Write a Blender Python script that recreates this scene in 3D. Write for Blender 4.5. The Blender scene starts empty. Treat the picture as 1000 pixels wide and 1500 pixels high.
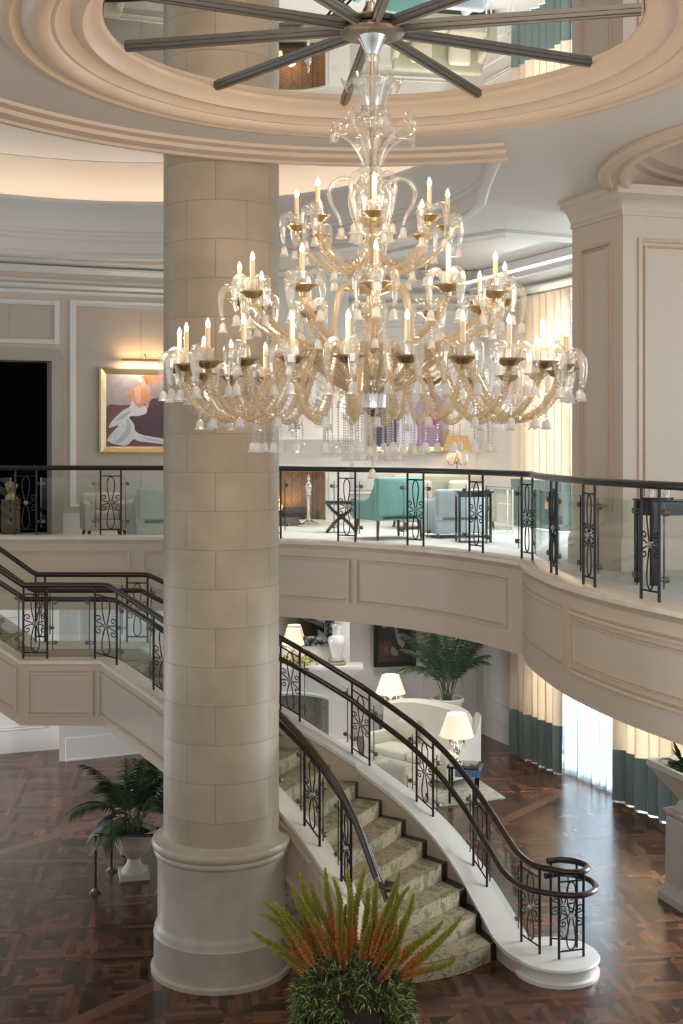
import bpy, bmesh, math, random
from mathutils import Vector, Matrix
from mathutils.geometry import tessellate_polygon
PI = math.pi
random.seed(7)
S = bpy.context.scene
C = S.collection
# ---------------------------------------------------------------- camera, world, lights, exposure
cam_data = bpy.data.cameras.new('camera')
cam = bpy.data.objects.new('camera', cam_data); C.objects.link(cam)
cam.location = (0, 0, 6.2); cam.rotation_euler = (PI/2, 0, 0)
cam_data.sensor_fit = 'VERTICAL'; cam_data.sensor_height = 36; cam_data.lens = 43.2
cam_data.shift_y = -0.066; cam_data.clip_end = 200
S.camera = cam
S.view_settings.view_transform = 'Standard'; S.view_settings.look = 'None'
S.view_settings.gamma = 1; S.view_settings.use_curve_mapping = False
S.view_settings.exposure = 0.13
S.cycles.max_bounces = 10; S.cycles.transparent_max_bounces = 40
S.cycles.caustics_reflective = False; S.cycles.caustics_refractive = False
S.cycles.sample_clamp_indirect = 4.0
w = bpy.data.worlds.new('daylight'); S.world = w; w.use_nodes = True
bg = w.node_tree.nodes['Background']; bg.inputs[0].default_value = (0.80, 0.90, 1.0, 1); bg.inputs[1].default_value = .85
def area(name, loc, target, size, size_y, power, color):
    l = bpy.data.lights.new(name, 'AREA'); l.shape = 'RECTANGLE'; l.size = size; l.size_y = size_y
    l.energy = power; l.color = color
    o = bpy.data.objects.new(name, l); C.objects.link(o); o.location = loc
    o.rotation_euler = (Vector(target)-Vector(loc)).to_track_quat('-Z', 'Y').to_euler()
    return o
def point(name, loc, power, color, r=.05):
    l = bpy.data.lights.new(name, 'POINT'); l.energy = power; l.color = color; l.shadow_soft_size = r
    o = bpy.data.objects.new(name, l); C.objects.link(o); o.location = loc; return o
def spot(name, loc, target, power, color, angle=70, r=.08):
    l = bpy.data.lights.new(name, 'SPOT'); l.energy = power; l.color = color; l.spot_size = math.radians(angle); l.spot_blend = .6; l.shadow_soft_size = r
    o = bpy.data.objects.new(name, l); C.objects.link(o); o.location = loc
    o.rotation_euler = (Vector(target)-Vector(loc)).to_track_quat('-Z', 'Y').to_euler(); return o
WARM = (1.0, .80, .58); DAY = (.82, .91, 1.0)
area('front_fill_light', (1.0, -3.0, 6.5), (0, 16, 6.2), 13, 3, 520, (1, .90, .78))  # added fill light behind the camera, no window there
area('daylight_lounge_window', (6.3, 22.7, 7.0), (0, 21, 6.0), 5, 4.2, 3600, DAY)
area('daylight_lower_window', (6.3, 22.7, 1.9), (0, 20, .9), 5, 3.2, 1700, DAY)
area('left_fill_light', (-11.5, 20.5, 1.9), (-4, 24, 1.2), 3, 3, 420, DAY)  # added fill, out of view, brightening the lower left walls
area('right_fill_lower', (6.8, 16.2, 1.9), (-1, 14.6, 1.4), 2.6, 3, 380, DAY)  # added inside the hall to brighten the column's right edge
area('right_fill_upper', (9.2, 11.5, 7.2), (-1.4, 15, 6.8), 5, 4, 130, DAY)  # added fill from the upper right, out of view
# ---------------------------------------------------------------- projection helpers (to read positions off the photograph)
F = 1800.; HY = 651.; EH = 6.2
def P(x, y, D): return Vector(((x-500)/F*D, D, EH-(y-HY)/F*D))
def G(x, y, z=0.): D = (EH-z)*F/(y-HY); return Vector(((x-500)/F*D, D, z))
def PX(p): return 500+F*p[0]/p[1]
# ---------------------------------------------------------------- materials
MATS = {}
def mat(name, col, rough=.6, metal=0., spec=.5, noise=0., nscale=6., bump=0., bscale=40., coat=0., emis=None, estr=0., trans=0.):
    m = bpy.data.materials.new(name); m.use_nodes = True; nt = m.node_tree; b = nt.nodes['Principled BSDF']
    b.inputs['Base Color'].default_value = (*col, 1); b.inputs['Roughness'].default_value = rough
    b.inputs['Metallic'].default_value = metal; b.inputs['Specular IOR Level'].default_value = spec
    b.inputs['Coat Weight'].default_value = coat; b.inputs['Coat Roughness'].default_value = .08
    tc = nt.nodes.new('ShaderNodeTexCoord')
    if noise:
        n = nt.nodes.new('ShaderNodeTexNoise'); n.inputs['Scale'].default_value = nscale; n.inputs['Detail'].default_value = 6
        nt.links.new(tc.outputs['Object'], n.inputs['Vector'])
        r = nt.nodes.new('ShaderNodeMix'); r.data_type = 'RGBA'
        r.inputs[6].default_value = (*[c*(1-noise) for c in col], 1); r.inputs[7].default_value = (*[min(1, c*(1+noise)) for c in col], 1)
        nt.links.new(n.outputs['Fac'], r.inputs[0]); nt.links.new(r.outputs[2], b.inputs['Base Color'])
    if bump:
        n2 = nt.nodes.new('ShaderNodeTexNoise'); n2.inputs['Scale'].default_value = bscale; n2.inputs['Detail'].default_value = 5
        nt.links.new(tc.outputs['Object'], n2.inputs['Vector'])
        bp = nt.nodes.new('ShaderNodeBump'); bp.inputs['Strength'].default_value = bump; bp.inputs['Distance'].default_value = .01
        nt.links.new(n2.outputs['Fac'], bp.inputs['Height']); nt.links.new(bp.outputs[0], b.inputs['Normal'])
    if emis: b.inputs['Emission Color'].default_value = (*emis, 1); b.inputs['Emission Strength'].default_value = estr
    MATS[name] = m; return m
def glass(name, tint=(1, 1, 1), refl=.12, rough=.02, body=0., bodycol=(1, 1, 1), ior=1.5):
    m = bpy.data.materials.new(name); m.use_nodes = True; nt = m.node_tree; N = nt.nodes; L = nt.links
    N.remove(N['Principled BSDF']); out = N['Material Output']
    t = N.new('ShaderNodeBsdfTransparent'); t.inputs[0].default_value = (*tint, 1)
    g = N.new('ShaderNodeBsdfGlossy'); g.inputs['Roughness'].default_value = rough
    lw = N.new('ShaderNodeLayerWeight'); lw.inputs[0].default_value = .5
    pw = N.new('ShaderNodeMath'); pw.operation = 'POWER'; pw.inputs[1].default_value = 4; L.new(lw.outputs['Facing'], pw.inputs[0])
    ad = N.new('ShaderNodeMath'); ad.operation = 'MULTIPLY_ADD'; ad.inputs[1].default_value = .8; ad.inputs[2].default_value = refl; ad.use_clamp = True; L.new(pw.outputs[0], ad.inputs[0])
    mx = N.new('ShaderNodeMixShader'); L.new(ad.outputs[0], mx.inputs[0]); L.new(t.outputs[0], mx.inputs[1]); L.new(g.outputs[0], mx.inputs[2])
    o = mx
    if body:
        d = N.new('ShaderNodeBsdfDiffuse'); d.inputs[0].default_value = (*bodycol, 1)
        tr = N.new('ShaderNodeBsdfTranslucent'); tr.inputs[0].default_value = (*bodycol, 1)
        m1 = N.new('ShaderNodeMixShader'); m1.inputs[0].default_value = .5; L.new(d.outputs[0], m1.inputs[1]); L.new(tr.outputs[0], m1.inputs[2])
        m2 = N.new('ShaderNodeMixShader'); m2.inputs[0].default_value = body; L.new(mx.outputs[0], m2.inputs[1]); L.new(m1.outputs[0], m2.inputs[2]); o = m2
    L.new(o.outputs[0], out.inputs[0]); MATS[name] = m; return m
def cloth(name, col, transl=.35, transp=0., bump=.2):
    m = bpy.data.materials.new(name); m.use_nodes = True; nt = m.node_tree; N = nt.nodes; L = nt.links
    N.remove(N['Principled BSDF']); out = N['Material Output']
    d = N.new('ShaderNodeBsdfDiffuse'); d.inputs[0].default_value = (*col, 1)
    tr = N.new('ShaderNodeBsdfTranslucent'); tr.inputs[0].default_value = (*col, 1)
    mx = N.new('ShaderNodeMixShader'); mx.inputs[0].default_value = transl; L.new(d.outputs[0], mx.inputs[1]); L.new(tr.outputs[0], mx.inputs[2])
    if transp:
        t = N.new('ShaderNodeBsdfTransparent'); m2 = N.new('ShaderNodeMixShader'); m2.inputs[0].default_value = transp
        L.new(mx.outputs[0], m2.inputs[1]); L.new(t.outputs[0], m2.inputs[2]); mx = m2
    L.new(mx.outputs[0], out.inputs[0]); MATS[name] = m; return m
mat('paint', (.60, .50, .41), .45, noise=.03, nscale=1.5)
mat('paint_white', (.74, .71, .67), .45, noise=.02)
mat('paint_fascia', (.60, .49, .38), .4, noise=.03)
mat('ceiling_paint', (.60, .54, .48), .55, noise=.02, nscale=1)
mat('moulding_tan', (.60, .47, .36), .35, noise=.05, nscale=2)
mat('wall_fabric', (.50, .43, .36), .8, bump=.15, bscale=200)
mat('marble_cream', (.78, .70, .58), .25, noise=.15, nscale=5)
mat('marble_white', (.80, .77, .71), .25, noise=.06, nscale=5)
mat('iron', (.035, .037, .04), .38, metal=.7)
mat('rail_wood', (.022, .010, .007), .25, coat=.3)
mat('rail_black', (.010, .007, .006), .3, coat=.2)
mat('door_stone', (.40, .35, .29), .6, noise=.1)
mat('rail_brown', (.045, .019, .010), .25, coat=.5)
mat('black_wood', (.012, .010, .009), .3, coat=.3)
mat('steel', (.17, .145, .12), .35, metal=.7)
mat('bronze', (.17, .14, .11), .35, metal=.6)
mat('silver', (.75, .73, .70), .12, metal=1)
mat('brass', (.62, .47, .24), .25, metal=1)
mat('gold_frame', (.55, .43, .24), .32, metal=.8, noise=.25, nscale=30, bump=.6, bscale=60)
mat('candle_ivory', (.80, .62, .40), .45)
mat('bulb_glow', (1, .8, .5), .4, emis=(1, .74, .42), estr=30)
mat('carpet_upper', (.62, .62, .60), .95, noise=.08, nscale=14, bump=.3, bscale=120)
mat('upholstery_cream', (.58, .51, .41), .85, bump=.2, bscale=150, noise=.04)
mat('upholstery_white', (.64, .59, .50), .85, bump=.2, bscale=150, noise=.05)
mat('upholstery_grey', (.52, .53, .48), .8, bump=.2, bscale=150, noise=.05)
mat('upholstery_blue', (.50, .56, .60), .8, bump=.2, bscale=150, noise=.05)
mat('teal_leather', (.19, .40, .36), .4, noise=.08, nscale=5)
mat('tufted_sage', (.40, .38, .28), .6, noise=.08, nscale=8)
mat('walnut', (.10, .055, .03), .35, noise=.3, nscale=10)
mat('curtain_teal', (.19, .25, .245), .85, noise=.1, nscale=8)
mat('stone_urn', (.52, .47, .38), .7, noise=.18, nscale=9, bump=.4, bscale=25)
mat('stone_pedestal', (.42, .37, .31), .6, noise=.15, nscale=6, bump=.3, bscale=20)
mat('soil', (.05, .035, .02), .95, bump=.6, bscale=40)
mat('palm_green', (.035, .075, .03), .45, noise=.4, nscale=5)
mat('palm_stem', (.10, .12, .05), .6)
mat('leaf_green', (.10, .145, .03), .5, noise=.4, nscale=10)
mat('leaf_pale', (.45, .48, .22), .5)
mat('flower_lime', (.42, .38, .06), .6, noise=.35, nscale=30)
mat('flower_orange', (.68, .29, .08), .6, noise=.35, nscale=30)
mat('lampshade', (.9, .8, .62), .8, emis=(1, .80, .55), estr=.55)
mat('sconce_shade', (.45, .28, .12), .8, emis=(.8, .45, .15), estr=.25)
mat('porcelain', (.80, .80, .79), .15, coat=.6)
mat('frame_black', (.015, .015, .015), .25, coat=.5)
mat('doorway_shade_black', (.004, .003, .003), .9, spec=.05)  # near-black colour standing for the shade inside the doorway
mat('firebox_dark', (.04, .035, .03), .8)
mat('ember', (1, .4, .1), .8, emis=(1, .42, .12), estr=3)
mat('rock', (.35, .30, .22), .8, noise=.4, nscale=40)
mat('blue_panel', (.10, .17, .30), .15, coat=.8)
mat('mirror', (.93, .92, .90), .0, metal=1)
mat('black_lacquer', (.008, .008, .009), .08, coat=1)
mat('flower_white', (.75, .68, .58), .6)
mat('painted_window_reflection', (.66, .78, .92), .3, metal=.5)  # pale blue window reflection put into the colour
glass('pane_glass', (.95, .985, .97), .022)
glass('glass_edge', (.35, .5, .46), .2)
glass('crystal', (1, .985, .96), .16, .03, body=.13, bodycol=(1, .95, .87))
glass('gilt_glass', (1, .95, .87), .16, .08, body=.40, bodycol=(.76, .61, .40))
mat('gilt_metal', (.55, .42, .22), .25, metal=.85, noise=.3, nscale=50)
glass('crystal_bell', (1, 1, 1), .12, .05, body=.42, bodycol=(1, .97, .93))
glass('crystal_bead', (.95, .93, .9), .3, .05, body=.35)
cloth('curtain_cream', (.80, .69, .57), .28)
cloth('sheer_white', (.80, .84, .88), .50, .06)
def tex_mat(name):
    m = bpy.data.materials.new(name); m.use_nodes = True; MATS[name] = m
    return m, m.node_tree, m.node_tree.nodes, m.node_tree.links, m.node_tree.nodes['Principled BSDF']
def math_node(N, op, a=None, b=None):
    n = N.new('ShaderNodeMath'); n.operation = op
    if a is not None and not hasattr(a, 'is_linked'): n.inputs[0].default_value = a
    if b is not None and not hasattr(b, 'is_linked'): n.inputs[1].default_value = b
    return n
def ramp(N, stops):
    r = N.new('ShaderNodeValToRGB'); e = r.color_ramp.elements
    e[0].position, e[0].color = stops[0][0], (*stops[0][1], 1); e[1].position, e[1].color = stops[-1][0], (*stops[-1][1], 1)
    for p, c in stops[1:-1]: k = e.new(p); k.color = (*c, 1)
    return r
# limestone drums of the column: courses in cylindrical coordinates
m, nt, N, L, b = tex_mat('limestone')
tc = N.new('ShaderNodeTexCoord'); sx = N.new('ShaderNodeSeparateXYZ'); L.new(tc.outputs['Object'], sx.inputs[0])
at = N.new('ShaderNodeMath'); at.operation = 'ARCTAN2'; L.new(sx.outputs[1], at.inputs[0]); L.new(sx.outputs[0], at.inputs[1])
ms = math_node(N, 'MULTIPLY', None, .684); L.new(at.outputs[0], ms.inputs[0])
cb = N.new('ShaderNodeCombineXYZ'); L.new(ms.outputs[0], cb.inputs[0]); L.new(sx.outputs[2], cb.inputs[1])
bk = N.new('ShaderNodeTexBrick'); L.new(cb.outputs[0], bk.inputs['Vector']); bk.inputs['Scale'].default_value = 1
bk.inputs['Brick Width'].default_value = .7163; bk.inputs['Row Height'].default_value = .444; bk.inputs['Mortar Size'].default_value = .0045
bk.inputs['Mortar Smooth'].default_value = .4; bk.inputs['Color1'].default_value = (.40, .32, .225, 1); bk.inputs['Color2'].default_value = (.46, .375, .27, 1); bk.inputs['Mortar'].default_value = (.29, .235, .165, 1)
ns = N.new('ShaderNodeTexNoise'); ns.inputs['Scale'].default_value = 2.6; ns.inputs['Detail'].default_value = 8; L.new(tc.outputs['Object'], ns.inputs['Vector'])
rp = ramp(N, [(.3, (.90, .88, .85)), (.7, (1.08, 1.06, 1.04))]); L.new(ns.outputs['Fac'], rp.inputs[0])
mm = N.new('ShaderNodeMix'); mm.data_type = 'RGBA'; mm.blend_type = 'MULTIPLY'; mm.inputs[0].default_value = 1; L.new(bk.outputs['Color'], mm.inputs[6]); L.new(rp.outputs[0], mm.inputs[7])
L.new(mm.outputs[2], b.inputs['Base Color']); b.inputs['Roughness'].default_value = .5
bp = N.new('ShaderNodeBump'); bp.inputs['Strength'].default_value = .4; bp.inputs['Distance'].default_value = .01; bp.invert = True; L.new(bk.outputs['Fac'], bp.inputs['Height']); L.new(bp.outputs[0], b.inputs['Normal'])
mat('limestone_base', (.48, .41, .31), .4, noise=.28, nscale=4)
# dark parquet in diagonal herringbone blocks
m, nt, N, L, b = tex_mat('parquet')
tc = N.new('ShaderNodeTexCoord'); mp = N.new('ShaderNodeMapping'); mp.inputs['Rotation'].default_value = (0, 0, math.radians(38)); L.new(tc.outputs['Object'], mp.inputs[0])
ck = N.new('ShaderNodeTexChecker'); ck.inputs['Scale'].default_value = 1.6; L.new(mp.outputs[0], ck.inputs[0])
def plank(rot):
    q = N.new('ShaderNodeMapping'); q.inputs['Rotation'].default_value = (0, 0, rot); L.new(mp.outputs[0], q.inputs[0])
    k = N.new('ShaderNodeTexBrick'); k.inputs['Scale'].default_value = 1; k.inputs['Brick Width'].default_value = .62; k.inputs['Row Height'].default_value = .09
    k.inputs['Mortar Size'].default_value = .002; k.inputs['Color1'].default_value = (.022, .010, .006, 1); k.inputs['Color2'].default_value = (.155, .066, .034, 1); k.inputs['Mortar'].default_value = (.01, .006, .004, 1)
    L.new(q.outputs[0], k.inputs['Vector']); return k
k1, k2 = plank(math.radians(45)), plank(math.radians(-45))
mx = N.new('ShaderNodeMix'); mx.data_type = 'RGBA'; L.new(ck.outputs['Fac'], mx.inputs[0]); L.new(k1.outputs[0], mx.inputs[6]); L.new(k2.outputs[0], mx.inputs[7])
ns = N.new('ShaderNodeTexNoise'); ns.inputs['Scale'].default_value = 1.3; ns.inputs['Detail'].default_value = 6; L.new(tc.outputs['Object'], ns.inputs['Vector'])
rp = ramp(N, [(.3, (.65, .65, .68)), (.72, (1.5, 1.4, 1.3))]); L.new(ns.outputs['Fac'], rp.inputs[0])
mm = N.new('ShaderNodeMix'); mm.data_type = 'RGBA'; mm.blend_type = 'MULTIPLY'; mm.inputs[0].default_value = 1; L.new(mx.outputs[2], mm.inputs[6]); L.new(rp.outputs[0], mm.inputs[7])
# wide border planks every few metres
sp = N.new('ShaderNodeSeparateXYZ'); L.new(mp.outputs[0], sp.inputs[0])
md = math_node(N, 'PINGPONG', None, 2.6); L.new(sp.outputs[0], md.inputs[0]); lt = math_node(N, 'LESS_THAN', None, .10); L.new(md.outputs[0], lt.inputs[0])
m3 = N.new('ShaderNodeMix'); m3.data_type = 'RGBA'; L.new(lt.outputs[0], m3.inputs[0]); L.new(mm.outputs[2], m3.inputs[6]); m3.inputs[7].default_value = (.15, .075, .05, 1)
L.new(m3.outputs[2], b.inputs['Base Color'])
n2 = N.new('ShaderNodeTexNoise'); n2.inputs['Scale'].default_value = 5; L.new(tc.outputs['Object'], n2.inputs['Vector'])
bp = N.new('ShaderNodeBump'); bp.inputs['Strength'].default_value = .08; bp.inputs['Distance'].default_value = .02; L.new(n2.outputs['Fac'], bp.inputs['Height']); L.new(bp.outputs[0], b.inputs['Normal'])
b.inputs['Roughness'].default_value = .24; b.inputs['Specular IOR Level'].default_value = .38; b.inputs['Coat Weight'].default_value = .10; b.inputs['Coat Roughness'].default_value = .12
# patterned stair carpet
m, nt, N, L, b = tex_mat('stair_carpet')
tc = N.new('ShaderNodeTexCoord'); vo = N.new('ShaderNodeTexVoronoi'); vo.inputs['Scale'].default_value = 3.4; vo.feature = 'SMOOTH_F1'
n1 = N.new('ShaderNodeTexNoise'); n1.inputs['Scale'].default_value = 2.6; n1.inputs['Distortion'].default_value = 3.0; n1.inputs['Detail'].default_value = 2
L.new(tc.outputs['Object'], n1.inputs['Vector'])
rp = ramp(N, [(.42, (.46, .36, .22)), (.48, (.52, .43, .28)), (.505, (.12, .15, .12)), (.53, (.48, .39, .25)), (.57, (.52, .43, .28)), (.585, (.13, .16, .13)), (.64, (.30, .25, .15))]); L.new(n1.outputs['Fac'], rp.inputs[0])
L.new(rp.outputs[0], b.inputs['Base Color']); b.inputs['Roughness'].default_value = .95
n2 = N.new('ShaderNodeTexNoise'); n2.inputs['Scale'].default_value = 150; bp = N.new('ShaderNodeBump'); bp.inputs['Strength'].default_value = .4; bp.inputs['Distance'].default_value = .01; L.new(tc.outputs['Object'], n2.inputs['Vector']); L.new(n2.outputs['Fac'], bp.inputs['Height']); L.new(bp.outputs[0], b.inputs['Normal'])
m, nt, N, L, b = tex_mat('rug_pattern')
tc = N.new('ShaderNodeTexCoord'); n1 = N.new('ShaderNodeTexNoise'); n1.inputs['Scale'].default_value = 7; n1.inputs['Distortion'].default_value = 2; L.new(tc.outputs['Object'], n1.inputs['Vector'])
rp = ramp(N, [(.42, (.50, .45, .36)), (.5, (.60, .56, .48)), (.56, (.33, .32, .26))]); L.new(n1.outputs['Fac'], rp.inputs[0]); L.new(rp.outputs[0], b.inputs['Base Color']); b.inputs['Roughness'].default_value = .95
# herringbone firebrick
m, nt, N, L, b = tex_mat('firebrick')
tc = N.new('ShaderNodeTexCoord'); sx = N.new('ShaderNodeSeparateXYZ'); L.new(tc.outputs['Object'], sx.inputs[0])
pp = math_node(N, 'PINGPONG', None, .22); L.new(sx.outputs[0], pp.inputs[0])
sb = math_node(N, 'SUBTRACT'); L.new(sx.outputs[2], sb.inputs[0]); L.new(pp.outputs[0], sb.inputs[1])
cb = N.new('ShaderNodeCombineXYZ'); L.new(sx.outputs[0], cb.inputs[0]); L.new(sb.outputs[0], cb.inputs[1])
bk = N.new('ShaderNodeTexBrick'); L.new(cb.outputs[0], bk.inputs['Vector']); bk.inputs['Scale'].default_value = 1; bk.inputs['Brick Width'].default_value = .22; bk.inputs['Row Height'].default_value = .07; bk.offset = 0
bk.inputs['Mortar Size'].default_value = .006; bk.inputs['Color1'].default_value = (.30, .20, .13, 1); bk.inputs['Color2'].default_value = (.40, .28, .19, 1); bk.inputs['Mortar'].default_value = (.13, .09, .06, 1)
L.new(bk.outputs[0], b.inputs['Base Color']); b.inputs['Roughness'].default_value = .8
# ornate beaded mirror frame
m, nt, N, L, b = tex_mat('venetian_frame')
tc = N.new('ShaderNodeTexCoord'); vo = N.new('ShaderNodeTexVoronoi'); vo.inputs['Scale'].default_value = 14; L.new(tc.outputs['Object'], vo.inputs[0])
rp = ramp(N, [(.15, (.62, .68, .66)), (.45, (.30, .36, .36)), (.7, (.05, .06, .07))]); L.new(vo.outputs['Distance'], rp.inputs[0]); L.new(rp.outputs[0], b.inputs['Base Color'])
b.inputs['Metallic'].default_value = .7; b.inputs['Roughness'].default_value = .2
# ---------------------------------------------------------------- mesh builder
def V(*a): return Vector(a)
class MB:
    def __init__(s): s.v = []; s.f = []; s.mi = []; s.cur = 0
    def add(s, vs, fs):
        o = len(s.v); s.v += [Vector(p) for p in vs]
        for f in fs: s.f.append(tuple(i+o for i in f)); s.mi.append(s.cur)
        return s
    def box(s, c, d, rz=0., M=None):
        cx, cy, cz = c; x, y, z = d[0]/2, d[1]/2, d[2]/2; ca, sa = math.cos(rz), math.sin(rz)
        vs = [(cx+a*x*ca-b*y*sa, cy+a*x*sa+b*y*ca, cz+e*z) for e in (-1, 1) for a, b in ((-1, -1), (1, -1), (1, 1), (-1, 1))]
        return s.add(vs, [(3, 2, 1, 0), (4, 5, 6, 7), (0, 1, 5, 4), (1, 2, 6, 5), (2, 3, 7, 6), (3, 0, 4, 7)])
    def rbox(s, c, d, r=.03, rz=0., seg=3):
        bm = bmesh.new(); bmesh.ops.create_cube(bm, size=1)
        bmesh.ops.scale(bm, vec=d, verts=bm.verts)
        bmesh.ops.bevel(bm, geom=bm.edges[:], offset=min(r, min(d)*.49), segments=seg, profile=.5, affect='EDGES')
        bmesh.ops.transform(bm, matrix=Matrix.Translation(c) @ Matrix.Rotation(rz, 4, 'Z'), verts=bm.verts)
        bm.verts.index_update(); s.add([v.co.copy() for v in bm.verts], [[v.index for v in f.verts] for f in bm.faces]); bm.free(); return s
    def tube(s, pts, r, n=8, closed=False, flat=1.):
        pts = [Vector(p) for p in pts]; k = len(pts); rs = r if callable(r) else (lambda t: r)
        up = V(0, 0, 1); rings = []; prev = None
        for i, p in enumerate(pts):
            if closed: t = pts[(i+1) % k]-pts[i-1]
            else: t = pts[min(i+1, k-1)]-pts[max(i-1, 0)]
            if t.length < 1e-9: t = V(0, 0, 1)
            t.normalize()
            if prev is None:
                a = up.cross(t)
                if a.length < .05: a = V(1, 0, 0).cross(t)
            else: a = prev-t*prev.dot(t)
            if a.length < 1e-6: a = V(1, 0, 0)
            a.normalize(); b = t.cross(a); prev = a; rr = rs(i/max(1, k-1))
            rings.append([p+a*rr*math.cos(2*PI*j/n)*flat+b*rr*math.sin(2*PI*j/n) for j in range(n)])
        vs = [q for R in rings for q in R]; fs = []
        for i in range(k if closed else k-1):
            for j in range(n):
                a, b = i*n+j, i*n+(j+1) % n; c, d = ((i+1) % k)*n+(j+1) % n, ((i+1) % k)*n+j; fs.append((a, b, c, d))
        if not closed: fs += [tuple(range(n-1, -1, -1)), tuple((k-1)*n+j for j in range(n))]
        return s.add(vs, fs)
    def lathe(s, prof, o=(0, 0, 0), n=32, flute=None, a0=0., a1=2*PI):
        full = abs(a1-a0-2*PI) < 1e-6; m = n if full else n+1; vs = []
        for r, z in prof:
            for j in range(m):
                a = a0+(a1-a0)*j/n; rr = r*(flute(a, z) if flute else 1)
                vs.append((o[0]+rr*math.cos(a), o[1]+rr*math.sin(a), o[2]+z))
        fs = []
        for i in range(len(prof)-1):
            for j in range(n): a, b = i*m+j, i*m+(j+1) % m; fs.append((a, b, b+m, a+m))
        if full and prof[0][0] > 1e-5: fs.append(tuple(range(n-1, -1, -1)))
        if full and prof[-1][0] > 1e-5: fs.append(tuple((len(prof)-1)*m+j for j in range(n)))
        return s.add(vs, fs)
    def ring(s, prof, o, n=96):      # lathe without caps
        vs = []; fs = []
        for r, z in prof:
            for j in range(n): a = 2*PI*j/n; vs.append((o[0]+r*math.cos(a), o[1]+r*math.sin(a), o[2]+z))
        for i in range(len(prof)-1):
            for j in range(n): a, b = i*n+j, i*n+(j+1) % n; fs.append((a, b, b+n, a+n))
        return s.add(vs, fs)
    def sweep(s, pts, prof, closed_prof=True, closed=False, cap=True, zmin=None):
        pts = [Vector(p) for p in pts]; k = len(pts); m = len(prof); vs = []
        for i, p in enumerate(pts):
            if closed: d0 = pts[i]-pts[i-1]; d1 = pts[(i+1) % k]-pts[i]
            else: d0 = pts[i]-pts[i-1] if i else pts[1]-pts[0]; d1 = pts[i+1]-pts[i] if i < k-1 else d0
            d0 = V(d0.x, d0.y, 0).normalized(); d1 = V(d1.x, d1.y, 0).normalized()
            if d0.length < .5: d0 = d1
            if d1.length < .5: d1 = d0
            n0 = V(-d0.y, d0.x, 0); n1 = V(-d1.y, d1.x, 0); q = (n0+n1)
            if q.length < .2: q = n0.copy()
            q.normalize(); q /= max(.4, q.dot(n0))
            for o, z in prof:
                w_ = p+q*o+V(0, 0, z)
                if zmin is not None: w_.z = max(w_.z, zmin)
                vs.append(w_)
        fs = []; mm = m if closed_prof else m-1
        for i in range(k if closed else k-1):
            for j in range(mm): a, b = i*m+j, i*m+(j+1) % m; c, d = ((i+1) % k)*m+(j+1) % m, ((i+1) % k)*m+j; fs.append((a, d, c, b))
        if cap and not closed and closed_prof: fs += [tuple(range(m)), tuple((k-1)*m+j for j in range(m-1, -1, -1))]
        return s.add(vs, fs)
    def poly(s, outer, z0, z1=None, holes=()):
        loops = [[V(x, y, 0) for x, y in outer]]+[[V(x, y, 0) for x, y in h] for h in holes]
        tris = tessellate_polygon(loops); flat = [p for l in loops for p in l]
        s.add([(p.x, p.y, z0) for p in flat], tris)
        if z1 is not None:
            s.add([(p.x, p.y, z1) for p in flat], tris)
            for l in loops:
                k = len(l); s.add([(p.x, p.y, z) for z in (z0, z1) for p in l], [(i, (i+1) % k, (i+1) % k+k, i+k) for i in range(k)])
        return s
    def build(s, name, mats, parent=None, smooth=40., origin=None):
        lo = V(*[min(p[i] for p in s.v) for i in range(3)]); hi = V(*[max(p[i] for p in s.v) for i in range(3)])
        o = Vector(origin) if origin is not None else V((lo.x+hi.x)/2, (lo.y+hi.y)/2, lo.z)
        me = bpy.data.meshes.new(name); me.from_pydata([p-o for p in s.v], [], s.f)
        for m_ in (mats if isinstance(mats, (list, tuple)) else [mats]): me.materials.append(MATS[m_])
        if any(s.mi): me.polygons.foreach_set('material_index', s.mi)
        bm = bmesh.new(); bm.from_mesh(me); bmesh.ops.recalc_face_normals(bm, faces=bm.faces); bm.to_mesh(me); bm.free()
        if smooth: me.shade_smooth(); me.set_sharp_from_angle(angle=math.radians(smooth))
        ob = bpy.data.objects.new(name, me); C.objects.link(ob)
        if parent is not None: ob.parent = parent; ob.location = o-wpos(parent)
        else: ob.location = o
        return ob
def wpos(o):
    p = Vector(o.location)
    while o.parent: o = o.parent; p += Vector(o.location)
    return p
def tag(o, label, cat, group=None):
    o['label'] = label; o['category'] = cat
    if group: o['group'] = group
    return o
def struct(o): o['kind'] = 'structure'; return o
def thing(name, label, cat, loc=(0, 0, 0), group=None):
    o = bpy.data.objects.new(name, None); C.objects.link(o); o.location = loc; o.empty_display_size = .1
    return tag(o, label, cat, group)
def copy_tree(o, parent=None):
    c = o.copy(); C.objects.link(c); c.parent = parent
    for ch in list(o.children): copy_tree(ch, c)
    return c
def catmull(pts, n=8, closed=False):
    pts = [Vector(p) for p in pts]; k = len(pts); out = []
    for i in range(k if closed else k-1):
        p0 = pts[i-1] if (i or closed) else pts[0]*2-pts[1]; p1 = pts[i]; p2 = pts[(i+1) % k]
        p3 = pts[(i+2) % k] if (closed or i+2 < k) else pts[-1]*2-pts[-2]
        for j in range(n):
            t = j/n; out.append(.5*((2*p1)+(p2-p0)*t+(2*p0-5*p1+4*p2-p3)*t*t+(3*p1-p0-3*p2+p3)*t**3))
    if not closed: out.append(pts[-1].copy())
    return out
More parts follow.
